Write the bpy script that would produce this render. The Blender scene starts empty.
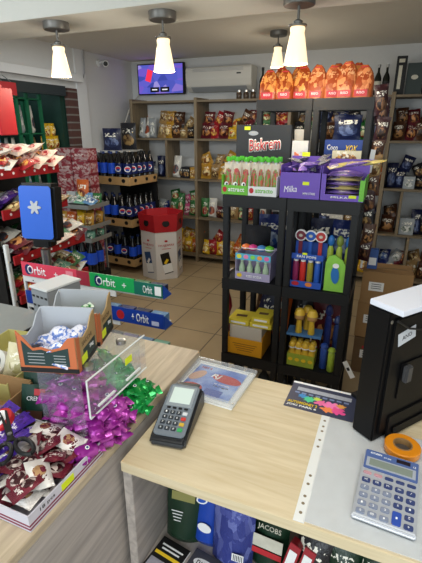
import bpy, bmesh, math, random
from mathutils import Vector, Matrix, Euler, noise
random.seed(7)
PI = math.pi
scn = bpy.context.scene
C = scn.collection

# ------------------------------------------------------------ camera
cam_d = bpy.data.cameras.new('camera')
cam = bpy.data.objects.new('camera', cam_d); C.objects.link(cam)
cam.location = (0, 0, 1.6)
cam.rotation_euler = (math.radians(70), 0, math.radians(23))
cam_d.sensor_fit = 'VERTICAL'; cam_d.sensor_height = 24; cam_d.lens = 24*423/563
cam_d.clip_start = 0.02
scn.camera = cam
# ------------------------------------------------------------ world, light, exposure
w = bpy.data.worlds.new('world'); scn.world = w; w.use_nodes = True
bg = w.node_tree.nodes['Background']
bg.inputs[0].default_value = (0.80, 0.92, 1.0, 1); bg.inputs[1].default_value = 0.8
def area(name, loc, rot, sx, sy, power, col):
    l = bpy.data.lights.new(name, 'AREA'); l.shape = 'RECTANGLE'; l.size = sx; l.size_y = sy
    l.energy = power; l.color = col
    o = bpy.data.objects.new(name, l); C.objects.link(o); o.location = loc; o.rotation_euler = rot
    return o
# shop window behind the till lets daylight in
area('window_daylight', (0.2, -1.6, 1.55), (math.radians(82), 0, math.radians(8)), 2.6, 1.5, 36, (0.86, 0.96, 1.0))
# ceiling fitting above the till
area('till_ceiling_light', (0.1, 0.25, 2.33), (0, 0, 0), 1.1, 0.35, 13, (1.0, 0.97, 0.90))
# unseen area light brightening the left side of the shop
area('left_side_fill', (-2.3, 0.2, 2.0), (math.radians(60), 0, math.radians(12)), 0.9, 0.8, 20, (0.9, 0.97, 1.0))
# fill light added under the rear ceiling, no fitting there
area('rear_fill_light', (-1.9, 3.3, 2.34), (0, 0, 0), 1.2, 0.08, 9, (0.98, 1.0, 0.95))
scn.view_settings.view_transform = 'Standard'
scn.view_settings.look = 'None'
scn.view_settings.exposure = 0.25
scn.view_settings.gamma = 1.0
scn.view_settings.use_curve_mapping = False

# ------------------------------------------------------------ materials
def lin(c):
    if isinstance(c, str):
        c = tuple(int(c[i:i+2], 16)/255 for i in (0, 2, 4))
    return tuple((v/12.92 if v <= 0.04045 else ((v+0.055)/1.055)**2.4) for v in c)+(1,)
_m = {}
def mat(key, col, rough=0.5, metal=0.0, trans=0.0, emit=0.0, bump=0.0, bscale=60, coat=0.0, var=0.0, alpha=1.0, ior=1.45):
    if key in _m: return _m[key]
    m = bpy.data.materials.new(key); m.use_nodes = True; nt = m.node_tree; b = nt.nodes['Principled BSDF']
    b.inputs['Base Color'].default_value = lin(col); b.inputs['Roughness'].default_value = rough
    b.inputs['Metallic'].default_value = metal; b.inputs['Transmission Weight'].default_value = trans
    b.inputs['IOR'].default_value = ior; b.inputs['Coat Weight'].default_value = coat
    if emit: b.inputs['Emission Color'].default_value = lin(col); b.inputs['Emission Strength'].default_value = emit
    if var or bump:
        tc = nt.nodes.new('ShaderNodeTexCoord'); n = nt.nodes.new('ShaderNodeTexNoise')
        n.inputs['Scale'].default_value = bscale; n.inputs['Detail'].default_value = 5
        nt.links.new(tc.outputs['Object'], n.inputs['Vector'])
        if var:
            mx = nt.nodes.new('ShaderNodeMix'); mx.data_type = 'RGBA'; c = lin(col)
            mx.inputs[6].default_value = tuple(v*(1-var) for v in c[:3])+(1,)
            mx.inputs[7].default_value = tuple(min(1, v*(1+var)) for v in c[:3])+(1,)
            nt.links.new(n.outputs['Fac'], mx.inputs[0]); nt.links.new(mx.outputs[2], b.inputs['Base Color'])
        if bump:
            bp = nt.nodes.new('ShaderNodeBump'); bp.inputs['Strength'].default_value = bump; bp.inputs['Distance'].default_value = 0.002
            nt.links.new(n.outputs['Fac'], bp.inputs['Height']); nt.links.new(bp.outputs[0], b.inputs['Normal'])
    _m[key] = m; return m

def clear(key, tint=(1, 1, 1), haze=0.06):
    """thin clear plastic: see-through with a fresnel gloss"""
    if key in _m: return _m[key]
    m = bpy.data.materials.new(key); m.use_nodes = True; nt = m.node_tree; nt.nodes.clear()
    o = nt.nodes.new('ShaderNodeOutputMaterial'); t = nt.nodes.new('ShaderNodeBsdfTransparent'); t.inputs[0].default_value = tint+(1,)
    g = nt.nodes.new('ShaderNodeBsdfGlossy'); g.inputs['Roughness'].default_value = 0.08
    d = nt.nodes.new('ShaderNodeBsdfDiffuse'); d.inputs[0].default_value = (0.85, 0.87, 0.9, 1)
    lw = nt.nodes.new('ShaderNodeLayerWeight'); lw.inputs[0].default_value = 0.25
    f = nt.nodes.new('ShaderNodeMapRange'); f.inputs['To Min'].default_value = 0.03; f.inputs['To Max'].default_value = 0.7
    pw_ = nt.nodes.new('ShaderNodeMath'); pw_.operation = 'POWER'; pw_.inputs[1].default_value = 2.0
    nt.links.new(lw.outputs['Facing'], pw_.inputs[0]); nt.links.new(pw_.outputs[0], f.inputs['Value'])
    a = nt.nodes.new('ShaderNodeMixShader'); nt.links.new(f.outputs[0], a.inputs[0]); nt.links.new(t.outputs[0], a.inputs[1]); nt.links.new(g.outputs[0], a.inputs[2])
    b = nt.nodes.new('ShaderNodeMixShader'); b.inputs[0].default_value = haze
    nt.links.new(a.outputs[0], b.inputs[1]); nt.links.new(d.outputs[0], b.inputs[2]); nt.links.new(b.outputs[0], o.inputs[0])
    _m[key] = m; return m

def wood(key, c1, c2, axis='X', rough=0.45, scale=1.0):
    if key in _m: return _m[key]
    m = bpy.data.materials.new(key); m.use_nodes = True; nt = m.node_tree; b = nt.nodes['Principled BSDF']
    tc = nt.nodes.new('ShaderNodeTexCoord'); mp = nt.nodes.new('ShaderNodeMapping')
    s = {'X': (3, 42, 42), 'Y': (42, 3, 42), 'Z': (42, 42, 3)}[axis]
    mp.inputs['Scale'].default_value = tuple(v*scale for v in s)
    n = nt.nodes.new('ShaderNodeTexNoise'); n.inputs['Scale'].default_value = 1.6; n.inputs['Detail'].default_value = 8; n.inputs['Distortion'].default_value = 0.6
    r = nt.nodes.new('ShaderNodeValToRGB'); r.color_ramp.elements[0].position = 0.32; r.color_ramp.elements[1].position = 0.66
    r.color_ramp.elements[0].color = lin(c1); r.color_ramp.elements[1].color = lin(c2)
    n2 = nt.nodes.new('ShaderNodeTexNoise'); n2.inputs['Scale'].default_value = 0.5; n2.inputs['Detail'].default_value = 2
    mx = nt.nodes.new('ShaderNodeMix'); mx.data_type = 'RGBA'; mx.inputs[0].default_value = 0.3; mx.blend_type = 'MULTIPLY'
    r2 = nt.nodes.new('ShaderNodeValToRGB'); r2.color_ramp.elements[0].color = (0.55, 0.55, 0.55, 1)
    L = nt.links.new
    L(tc.outputs['Object'], mp.inputs[0]); L(mp.outputs[0], n.inputs[0]); L(n.outputs['Fac'], r.inputs[0]); L(mp.outputs[0], n2.inputs[0])
    L(n2.outputs['Fac'], r2.inputs[0]); L(r.outputs[0], mx.inputs[6]); L(r2.outputs[0], mx.inputs[7]); L(mx.outputs[2], b.inputs['Base Color'])
    bp = nt.nodes.new('ShaderNodeBump'); bp.inputs['Strength'].default_value = 0.15; bp.inputs['Distance'].default_value = 0.001
    L(n.outputs['Fac'], bp.inputs['Height']); L(bp.outputs[0], b.inputs['Normal'])
    b.inputs['Roughness'].default_value = rough
    _m[key] = m; return m

def art(key, base, c2, c3, band='f2eee0', rough=0.32, metal=0.0, by=0.70, pic=(0.5, 0.36, 0.40, 0.24), pscale=9):
    """printed packet: ground colour, a food picture, a title band broken up like writing"""
    if key in _m: return _m[key]
    m = bpy.data.materials.new(key); m.use_nodes = True; nt = m.node_tree; b = nt.nodes['Principled BSDF']; N = nt.nodes.new; L = nt.links.new
    tc = N('ShaderNodeTexCoord'); sp = N('ShaderNodeSeparateXYZ'); L(tc.outputs['Generated'], sp.inputs[0])
    oi = N('ShaderNodeObjectInfo')
    def mth(op, a, bb=None):
        n = N('ShaderNodeMath'); n.operation = op
        for i, v in enumerate((a, bb)):
            if v is None: continue
            if isinstance(v, (int, float)): n.inputs[i].default_value = v
            else: L(v, n.inputs[i])
        return n.outputs[0]
    X, Zc = sp.outputs['X'], sp.outputs['Z']
    ex = mth('POWER', mth('ABSOLUTE', mth('DIVIDE', mth('SUBTRACT', X, pic[0]), pic[2])), 2.0)
    ez = mth('POWER', mth('ABSOLUTE', mth('DIVIDE', mth('SUBTRACT', Zc, pic[1]), pic[3])), 2.0)
    nz = N('ShaderNodeTexNoise'); nz.noise_dimensions = '4D'; nz.inputs['Scale'].default_value = pscale; L(tc.outputs['Generated'], nz.inputs['Vector']); L(mth('MULTIPLY', oi.outputs['Random'], 40.0), nz.inputs['W'])
    inpic = mth('LESS_THAN', mth('ADD', mth('ADD', ex, ez), mth('MULTIPLY', nz.outputs['Fac'], 0.7)), 1.15)
    vo = N('ShaderNodeTexVoronoi'); vo.voronoi_dimensions = '4D'; vo.inputs['Scale'].default_value = 6; L(tc.outputs['Generated'], vo.inputs['Vector']); L(mth('MULTIPLY', oi.outputs['Random'], 20.0), vo.inputs['W'])
    rp = N('ShaderNodeValToRGB'); rp.color_ramp.elements[0].color = lin(c2); rp.color_ramp.elements[1].color = lin(c3); rp.color_ramp.elements[0].position = 0.3; rp.color_ramp.elements[1].position = 0.6
    L(vo.outputs['Color'], rp.inputs[0])
    m1 = N('ShaderNodeMix'); m1.data_type = 'RGBA'; m1.inputs[6].default_value = lin(base); L(rp.outputs[0], m1.inputs[7]); L(inpic, m1.inputs[0])
    mp = N('ShaderNodeMapping'); mp.inputs['Scale'].default_value = (7, 1, 11); L(tc.outputs['Generated'], mp.inputs[0])
    n2 = N('ShaderNodeTexNoise'); n2.noise_dimensions = '4D'; n2.inputs['Scale'].default_value = 1.4; n2.inputs['Detail'].default_value = 2; L(mp.outputs[0], n2.inputs['Vector']); L(mth('MULTIPLY', oi.outputs['Random'], 60.0), n2.inputs['W'])
    inband = mth('MULTIPLY', mth('LESS_THAN', mth('ABSOLUTE', mth('SUBTRACT', Zc, by)), 0.085), mth('LESS_THAN', mth('ABSOLUTE', mth('SUBTRACT', X, 0.5)), 0.34))
    inband = mth('MULTIPLY', inband, mth('GREATER_THAN', n2.outputs['Fac'], 0.53))
    m2 = N('ShaderNodeMix'); m2.data_type = 'RGBA'; L(m1.outputs[2], m2.inputs[6]); m2.inputs[7].default_value = lin(band); L(inband, m2.inputs[0])
    L(m2.outputs[2], b.inputs['Base Color']); b.inputs['Roughness'].default_value = rough; b.inputs['Metallic'].default_value = metal
    bp = N('ShaderNodeBump'); bp.inputs['Strength'].default_value = 0.5; bp.inputs['Distance'].default_value = 0.004
    n3 = N('ShaderNodeTexNoise'); n3.inputs['Scale'].default_value = 11; n3.inputs['Distortion'].default_value = 1.5; L(tc.outputs['Generated'], n3.inputs['Vector'])
    L(n3.outputs['Fac'], bp.inputs['Height']); L(bp.outputs[0], b.inputs['Normal'])
    _m[key] = m; return m

P = dict(dgrn=('dark green', '15301f', '35573a', '0e1c14'), maro=('maroon', '34141a', '7c5638', '1c0c0c'),
 red=('red', 'a3202a', 'e3b25a', '8c2016'), burg=('burgundy', '5c1824', 'c98a50', '3a1014'), gold=('golden', 'b8892e', 'e9d39a', '7c4a18'),
 tan=('tan', '9a7b50', 'd8c08a', '5a3a1c'), yell=('yellow', 'd9ae1c', 'f4e6a0', 'a34a16'), oran=('orange', 'c25c1e', 'f0c070', '7a2a10'),
 brow=('brown', '4c2e1e', 'b08050', '2a1810'), dark=('black', '1c1c22', 'b0905c', '4a3020'), blue=('dark blue', '1c2c6a', 'c0ccd8', '3a5a9a'),
 lblu=('light blue', '5a88b4', 'e4ecf0', '2a4a80'), gree=('green', '2a6a34', 'd8e0a8', '8a2a1c'), white=('white', 'd4d2cc', '9a4a2a', '4a4a54'),
 silv=('silver', '9aa0a4', '5a6a5c', 'd8d8d4'), pink=('pink', 'c85a84', 'f4dce4', '7a1c3c'), purp=('purple', '4c2c86', 'd8d0e8', '8a5aa8'), navy=('navy', '141c40', '6a7aa4', '202c54'),
 chip=('cream and red', 'd4c4b8', 'a01c28', 'd8a8a0'), mint=('mint', '6aa08a', 'e0e8dc', '2c5a48'))
def A(k): n, b, c2, c3 = P[k]; return art('packet_'+k, b, c2, c3)

M_wall = mat('wall_paint', 'cccdcd', 0.85, bump=0.2, bscale=30, var=0.03)
M_wallw = mat('white_pillar_paint', 'd6d8da', 0.8, bump=0.2, bscale=30, var=0.02)
M_ceil = mat('ceiling_paint', 'dcd8ce', 0.9, var=0.02)
M_beam = mat('beam_paint', 'c6c6c0', 0.85, var=0.02)
M_oak = wood('oak_worktop', 'cab894', 'dacbac', 'X')
M_oakY = wood('oak_counter_top', 'a6957f', 'c8b79c', 'Y')
M_oakP = wood('oak_panel', '9a928d', 'bcb2ab', 'Y', scale=0.8)
M_shelf = wood('shelf_board', '6c5e49', '8a7a62', 'X', 0.6)
M_shelfv = wood('shelf_upright', '74654f', '938268', 'Z', 0.6)
M_blackp = mat('black_plastic', '0f1012', 0.42, bump=0.25, bscale=200)
M_blackm = mat('black_matt', '0c0c0e', 0.6)
M_rackb = mat('rack_plastic', '151618', 0.55, bump=0.3, bscale=160)
M_whitep = mat('white_plastic', 'dcdddc', 0.4)
M_greyp = mat('grey_plastic', '9a9da0', 0.45)
M_steel = mat('steel', 'a8a8a8', 0.28, metal=0.9)
M_card = mat('cardboard', '9a774e', 0.85, var=0.06, bscale=14)
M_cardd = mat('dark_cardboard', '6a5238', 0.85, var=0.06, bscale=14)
M_white = mat('white_print', 'eeeeee', 0.5)
M_black = mat('black_print', '101012', 0.5)
M_red = mat('red_print', 'b8242c', 0.45)
M_yel = mat('yellow_print', 'e8c42a', 0.5)
M_tag = mat('price_tag', 'd8e61e', 0.5)
M_blueP = mat('blue_print', '1c4fb4', 0.4)
M_redmetal = mat('red_metal', 'a01c24', 0.4)
M_greenm = mat('green_metal', '146040', 0.45)
M_acr = clear('clear_acrylic', (0.97, 0.98, 0.98), 0.045)
M_film = clear('clear_film', (0.97, 0.97, 0.97), 0.05)

# ------------------------------------------------------------ mesh helpers
class MB:
    def __init__(s): s.v = []; s.f = []
    def add(s, vs, fs, T=None):
        o = len(s.v)
        for p in vs:
            p = Vector(p)
            s.v.append(T @ p if T else p)
        s.f += [[i+o for i in f] for f in fs]; return s
    def box(s, x0, y0, z0, x1, y1, z1, T=None):
        vs = [(x, y, z) for z in (z0, z1) for y in (y0, y1) for x in (x0, x1)]
        return s.add(vs, [(0, 2, 3, 1), (4, 5, 7, 6), (0, 1, 5, 4), (2, 6, 7, 3), (0, 4, 6, 2), (1, 3, 7, 5)], T)
    def lathe(s, prof, n=16, T=None, cap=True):
        vs = []; fs = []
        for r, z in prof:
            for i in range(n):
                a = 2*PI*i/n; vs.append((r*math.cos(a), r*math.sin(a), z))
        for k in range(len(prof)-1):
            for i in range(n):
                j = (i+1) % n; fs.append((k*n+i, k*n+j, (k+1)*n+j, (k+1)*n+i))
        if cap:
            fs.append(tuple(reversed(range(n)))); fs.append(tuple((len(prof)-1)*n+i for i in range(n)))
        return s.add(vs, fs, T)
    def prism(s, pts, z0, z1, T=None):
        n = len(pts); vs = [(x, y, z0) for x, y in pts]+[(x, y, z1) for x, y in pts]
        return s.add(vs, [tuple(reversed(range(n))), tuple(range(n, 2*n))]+[(i, (i+1) % n, n+(i+1) % n, n+i) for i in range(n)], T)
    def tube(s, pts, r, n=8, T=None):
        pts = [Vector(p) for p in pts]; vs = []; fs = []
        for k, p in enumerate(pts):
            d = (pts[min(k+1, len(pts)-1)]-pts[max(k-1, 0)]).normalized()
            u = d.orthogonal().normalized() if k == 0 else (u - d*u.dot(d)).normalized()
            v = d.cross(u)
            for i in range(n):
                a = 2*PI*i/n; vs.append(p+u*(r*math.cos(a))+v*(r*math.sin(a)))
        for k in range(len(pts)-1):
            for i in range(n):
                j = (i+1) % n; fs.append((k*n+i, k*n+j, (k+1)*n+j, (k+1)*n+i))
        fs.append(tuple(reversed(range(n)))); fs.append(tuple((len(pts)-1)*n+i for i in range(n)))
        return s.add(vs, fs, T)
    def mesh(s, name, m, bevel=0, smooth=False, seg=2):
        me = bpy.data.meshes.new(name); me.from_pydata([tuple(v) for v in s.v], [], s.f); me.update()
        bm = bmesh.new(); bm.from_mesh(me); bmesh.ops.recalc_face_normals(bm, faces=bm.faces)
        if bevel: bmesh.ops.bevel(bm, geom=list(bm.edges), offset=bevel, segments=seg, affect='EDGES', clamp_overlap=True)
        if smooth:
            for f in bm.faces: f.smooth = True
            for e in bm.edges:
                if len(e.link_faces) == 2 and e.calc_face_angle(0) > 0.7: e.smooth = False
        bm.to_mesh(me); bm.free()
        if m: me.materials.append(m)
        return me
    def build(s, name, m, parent=None, bevel=0, smooth=False, loc=None, rot=None, seg=2):
        return link(name, s.mesh(name, m, bevel, smooth, seg), parent, loc, rot)
def link(name, me, parent=None, loc=None, rot=None):
    o = bpy.data.objects.new(name, me); C.objects.link(o)
    if parent: o.parent = parent
    if loc: o.location = loc
    if rot: o.rotation_euler = rot
    return o
def tag(o, label=None, cat=None, group=None, kind=None):
    if label: o['label'] = label
    if cat: o['category'] = cat
    if group: o['group'] = group
    if kind: o['kind'] = kind
    return o
def thing(name, label, cat, loc=(0, 0, 0), rot=0, group=None):
    o = bpy.data.objects.new(name, None); C.objects.link(o); o.empty_display_size = 0.05
    o.location = loc; o.rotation_euler = rot if isinstance(rot, tuple) else (0, 0, rot)
    return tag(o, label, cat, group)
def struct(name, mb, m, **k):
    o = mb.build(name, m, **k); o['kind'] = 'structure'; return o
def kids(o): return [c for c in bpy.data.objects if c.parent == o]
def dup(root, loc, rot=None, label=None, group=None, scale=None):
    def cp(o, par, ch_map):
        c = o.copy(); C.objects.link(c)
        if par: c.parent = par
        for ch in ch_map.get(o.name, []): cp(ch, c, ch_map)
        return c
    cm = {}
    def fill(o):
        cm[o.name] = [c for c in o.children]
        for c in o.children: fill(c)
    fill(root)
    r = cp(root, None, cm); r.location = loc
    if rot is not None: r.rotation_euler = rot if isinstance(rot, tuple) else (0, 0, rot)
    if label: r['label'] = label
    if group: r['group'] = group
    if scale: r.scale = scale
    return r
def text(s, w, h, m, parent, loc, rot=(PI/2, 0, 0), name='lettering', ext=0.0004, shear=0.0, bold=0.0):
    """lettering mesh centred on loc, scaled to w x h; rot (90deg,0,0) faces -Y"""
    cu = bpy.data.curves.new('t', 'FONT'); cu.body = s; cu.size = 1; cu.extrude = 0; cu.shear = shear; cu.offset = bold; cu.resolution_u = 2
    t = bpy.data.objects.new('t', cu); C.objects.link(t)
    dg = bpy.context.evaluated_depsgraph_get(); me = bpy.data.meshes.new_from_object(t.evaluated_get(dg))
    bpy.data.objects.remove(t); bpy.data.curves.remove(cu)
    xs = [v.co.x for v in me.vertices]; ys = [v.co.y for v in me.vertices]
    if not xs: return None
    cx, cy = (min(xs)+max(xs))/2, (min(ys)+max(ys))/2; sx, sy = w/max(1e-6, max(xs)-min(xs)), h/max(1e-6, max(ys)-min(ys))
    bm = bmesh.new(); bm.from_mesh(me)
    for v in bm.verts: v.co = Vector(((v.co.x-cx)*sx, (v.co.y-cy)*sy, 0))
    r = bmesh.ops.extrude_face_region(bm, geom=list(bm.faces))
    for g in r['geom']:
        if isinstance(g, bmesh.types.BMVert): g.co.z += ext
    bm.to_mesh(me); bm.free(); me.materials.clear(); me.materials.append(m)
    return link(name, me, parent, loc, rot)
def quad(name, w, h, m, parent, loc, rot=(PI/2, 0, 0), t=0.0006, bevel=0):
    return MB().box(-w/2, -h/2, 0, w/2, h/2, t).build(name, m, parent, bevel, loc=loc, rot=rot)
def ellip(name, rx, ry, m, parent, loc, rot=(PI/2, 0, 0), t=0.0006, n=24):
    return MB().prism([(rx*math.cos(2*PI*i/n), ry*math.sin(2*PI*i/n)) for i in range(n)], 0, t).build(name, m, parent, loc=loc, rot=rot)

def pillow(seed, w=1, h=1, d=1, gusset=False, nx=9, nz=11, wr=0.05, crimp=0.06):
    """heat-sealed bag: base at z=0, front towards -y"""
    rnd = random.Random(seed); off = Vector((rnd.random()*50, rnd.random()*50, 0))
    m = MB(); vs = []; fs = []
    for side in (-1, 1):
        for j in range(nz+1):
            for i in range(nx+1):
                u = i/nx*2-1; t = j/nz
                if gusset: prof = (1-t)**0.55*min(1, t*14+0.55)
                else: prof = max(0, 1-abs(2*min(1, max(0, (t-crimp)/(1-2*crimp)))-1)**2.6)
                th = 0.5*d*prof*max(0, 1-abs(u)**2.4)
                n = noise.noise(Vector((u*2.2, t*3, side*4))+off)*wr
                n2 = noise.noise(Vector((u*6, t*7, side*9))+off)*wr*0.5
                edge = 1-0.06*math.sin(PI*t) if not gusset else 1+0.0*t
                x = u*0.5*w*(edge+0.03*noise.noise(Vector((0, t*4, u))+off)); z = t*h
                y = side*th*(1+2*n+2*n2)+(n*0.35*d if th > 0.0 else 0)*math.sin(PI*t)
                if t < crimp*0.9 or t > 1-crimp*0.9: y += 0.06*d*math.sin(u*5+seed)*(1 if t > .5 else 0)
                vs.append((x, y, z))
    K = (nx+1)*(nz+1)
    for s in (0, 1):
        for j in range(nz):
            for i in range(nx):
                a = s*K+j*(nx+1)+i; q = (a, a+1, a+nx+2, a+nx+1); fs.append(q if s == 0 else q[::-1])
    for j in range(nz):
        for i in (0, nx):
            a = j*(nx+1)+i; b = a+nx+1; fs.append((a, b, b+K, a+K))
    for i in range(nx):
        for j in (0, nz):
            a = j*(nx+1)+i; fs.append((a, a+1, a+1+K, a+K))
    m.add(vs, fs); return m
BAGM = [pillow(s).mesh('packet_mesh', None, smooth=True) for s in range(6)]
POUM = [pillow(s+20, gusset=True).mesh('pouch_mesh', None, smooth=True) for s in range(4)]
_mm = {}
def shaped(kind, i, m):
    k = (kind, i, m.name)
    if k not in _mm:
        me = (BAGM if kind == 'bag' else POUM if kind == 'pouch' else BOXM if kind == 'box' else JARM)[i].copy(); me.materials.clear(); me.materials.append(m); _mm[k] = me
    return _mm[k]
BOXM = [MB().box(-.5, -.5, 0, .5, .5, 1).mesh('box_mesh', None)]
JARM = [MB().lathe([(.40, 0), (.5, .04), (.5, .70), (.36, .80), (.36, .98), (.33, 1)], 14).mesh('jar_mesh', None, smooth=True)]
def packet(name, label, cat, kind, pal, loc, size, rot=(0, 0, 0), group=None, m=None, i=None):
    m = m or A(pal)
    n = {'bag': 6, 'pouch': 4, 'box': 1, 'jar': 1}[kind]
    o = link(name, shaped(kind, random.randrange(n) if i is None else i, m), None, loc, rot); o.scale = size
    return tag(o, label, cat, group)
ORD = ['first', 'second', 'third', 'fourth', 'fifth', 'sixth', 'seventh', 'eighth', 'ninth', 'tenth', 'eleventh', 'twelfth', 'thirteenth', 'fourteenth', 'fifteenth', 'sixteenth', 'seventeenth', 'eighteenth', 'nineteenth', 'twentieth']

# ============================================================ ROOM
fm = bpy.data.materials.new('floor_tiles'); fm.use_nodes = True; nt = fm.node_tree; b = nt.nodes['Principled BSDF']
tc = nt.nodes.new('ShaderNodeTexCoord'); mp = nt.nodes.new('ShaderNodeMapping'); mp.inputs['Location'].default_value = (1.6+0.41*10, 0.00+0.41*10-0.02, 0)
br = nt.nodes.new('ShaderNodeTexBrick'); br.offset = 0; br.squash = 1; br.inputs['Scale'].default_value = 1
br.inputs['Brick Width'].default_value = 0.41; br.inputs['Row Height'].default_value = 0.41; br.inputs['Mortar Size'].default_value = 0.006; br.inputs['Mortar Smooth'].default_value = 0.3
br.inputs['Color1'].default_value = lin('b7a07c'); br.inputs['Color2'].default_value = lin('bea784'); br.inputs['Mortar'].default_value = lin('6c5f4c')
ns = nt.nodes.new('ShaderNodeTexNoise'); ns.inputs['Scale'].default_value = 3; ns.inputs['Detail'].default_value = 6
mx = nt.nodes.new('ShaderNodeMix'); mx.data_type = 'RGBA'; mx.blend_type = 'MULTIPLY'; mx.inputs[0].default_value = 0.35
L = nt.links.new
L(tc.outputs['Object'], mp.inputs[0]); L(mp.outputs[0], br.inputs[0]); L(tc.outputs['Object'], ns.inputs[0]); L(br.outputs[0], mx.inputs[6]); L(ns.outputs['Fac'], mx.inputs[7]); L(mx.outputs[2], b.inputs['Base Color'])
b.inputs['Roughness'].default_value = 0.42
struct('floor', MB().box(-4.2, -2.2, -0.1, 2.4, 5.2, 0), fm)
struct('wall_back', MB().box(-3.4, 5.0, 0, 2.4, 5.2, 2.5), M_wall)
struct('wall_right', MB().box(2.2, -2.2, 0, 2.4, 5.0, 2.5), M_wall)
struct('wall_left', MB().box(-3.4, 4.08, 0, -3.2, 5.0, 2.5), M_wall)
struct('wall_left', MB().box(-3.4, 3.92, 0, -3.185, 4.08, 2.5), M_wallw)            # white pillar
struct('wall_left', MB().box(-3.4, -2.2, 1.98, -3.2, 3.92, 2.5), M_wall)            # above the opening
struct('wall_left', MB().box(-3.4, -2.2, 0, -3.2, 1.2, 1.98), M_wall)
struct('ceiling', MB().box(-3.4, 2.42, 2.36, 2.4, 5.2, 2.5), M_ceil)
struct('ceiling', MB().box(-3.4, -2.2, 2.36, 2.4, 2.04, 2.5), M_ceil)
struct('trim_1', MB().box(-3.4, 2.04, 2.15, 2.4, 2.42, 2.5), M_beam)                # ceiling beam
M_recess = mat('dark_green_blind', '12352c', 0.6, var=0.2, bscale=8)
# brick pilaster
bk = bpy.data.materials.new('dark_brick'); bk.use_nodes = True; nt = bk.node_tree; b = nt.nodes['Principled BSDF']
tc = nt.nodes.new('ShaderNodeTexCoord'); mp = nt.nodes.new('ShaderNodeMapping'); mp.inputs['Rotation'].default_value = (0, -PI/2, -PI/2)
br = nt.nodes.new('ShaderNodeTexBrick'); br.inputs['Scale'].default_value = 1; br.inputs['Brick Width'].default_value = .6; br.inputs['Row Height'].default_value = .075; br.inputs['Mortar Size'].default_value = .008; br.offset = 0
br.inputs['Color1'].default_value = lin('4e322e'); br.inputs['Color2'].default_value = lin('573a34'); br.inputs['Mortar'].default_value = lin('77736e')
cx_ = nt.nodes.new('ShaderNodeSeparateXYZ'); cb_ = nt.nodes.new('ShaderNodeCombineXYZ')
L = nt.links.new
L(tc.outputs['Object'], cx_.inputs[0]); L(cx_.outputs['Y'], cb_.inputs['X']); L(cx_.outputs['Z'], cb_.inputs['Y']); L(cb_.outputs[0], br.inputs[0]); L(br.outputs[0], b.inputs['Base Color']); b.inputs['Roughness'].default_value = .85
struct('wall_left', MB().box(-3.235, 3.77, 0, -3.19, 3.92, 1.98), bk)
struct('wall_left', MB().box(-3.4, 3.77, 0, -3.236, 3.92, 1.98), M_recess)
# dark glazed recess behind the green drinks racks
struct('wall_left', MB().box(-4.1, 1.0, 0, -4.0, 3.72, 2.0), M_recess)
struct('wall_left', MB().box(-4.0, 3.70, 0, -3.24, 3.76, 2.0), M_recess)
struct('trim_2', MB().box(-3.22, 1.2, 1.9, -3.17, 3.72, 1.99), mat('dark_lintel', '2c3436', 0.5))
struct('trim_3', MB().box(-3.19, 1.2, 2.04, -3.12, 3.95, 2.11), M_wallw)              # cable trunking
# thin cable down the pillar
cb = MB().tube([(-3.17, 3.95, 2.08), (-3.16, 4.0, 2.09), (-3.16, 4.03, 2.14), (-3.16, 4.04, 2.36)], 0.006).build('cable', mat('grey_cable', '8a8c8e', .5)); tag(cb, 'thin grey cable running up the white pillar to the ceiling', 'cable')

# CCTV camera
t = thing('security_camera', 'white bullet security camera high on the left wall', 'security camera', (-3.2, 4.33, 2.27))
MB().lathe([(0.035, 0), (0.035, 0.03)], 16, Matrix.Rotation(PI/2, 4, 'Y')).build('mount', M_whitep, t, .003)
MB().tube([(0.02, 0, 0), (0.07, -0.01, 0.01), (0.1, -0.02, 0.01)], 0.012).build('arm', M_whitep, t, smooth=True)
R_ = Matrix.Translation((0.08, 0.03, 0.0)) @ Euler((math.radians(100), 0, math.radians(35))).to_matrix().to_4x4()
MB().lathe([(0.03, -0.06), (0.034, -0.05), (0.034, 0.07), (0.03, 0.085)], 18, R_).build('body', M_whitep, t, smooth=True)
MB().lathe([(0.024, 0.085), (0.024, 0.088), (0.012, 0.091)], 18, R_).build('lens', M_black, t, smooth=True)

# pendant lamps
M_glass = mat('glowing_glass_shade', 'ffe4b8', 0.3, emit=0.92)
M_lampg = mat('lamp_grey_metal', '6a6864', 0.4, metal=0.4)
lt = bpy.data.lights.new('lamp_bulb', 'POINT'); lt.energy = 5.6; lt.color = (1.0, 0.88, 0.70); lt.shadow_soft_size = 0.045
def lamp(label, loc, g='pendant lamps under the beam'):
    t = thing('pendant_lamp', label, 'lamp', loc, 0, g)
    MB().lathe([(0.068, -0.038), (0.071, -0.033), (0.071, 0)], 28).build('ceiling_rose', M_lampg, t, smooth=True)
    MB().lathe([(0.006, -0.095), (0.006, -0.038)], 10).build('stem', M_lampg, t, smooth=True)
    MB().lathe([(0.016, -0.118), (0.021, -0.112), (0.021, -0.098), (0.012, -0.092)], 18).build('socket', M_lampg, t, smooth=True)
    MB().lathe([(0.03, -0.122), (0.041, -0.118), (0.041, -0.112), (0.02, -0.108)], 24).build('collar', M_lampg, t, smooth=True)
    MB().lathe([(0.031, -0.118), (0.034, -0.13), (0.031, -0.145), (0.036, -0.165), (0.048, -0.23), (0.056, -0.272), (0.0555, -0.273), (0.047, -0.23), (0.033, -0.16), (0.028, -0.145), (0.03, -0.125)], 32, cap=False).build('glass_shade', M_glass, t, smooth=True)
    lo = bpy.data.objects.new('bulb_light', lt); C.objects.link(lo); lo.parent = t; lo.location = (0, 0, -0.31)
    return t
lamp('pendant lamp with white glass shade, nearest the white left pillar', (-1.855, 2.155, 2.15))
lamp('pendant lamp with white glass shade hanging in front of the wall screen', (-1.195, 2.185, 2.15))
lamp('largest, nearest pendant lamp, its glass shade wide and glowing above orange bags', (-.497, 2.18, 2.15))
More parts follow.
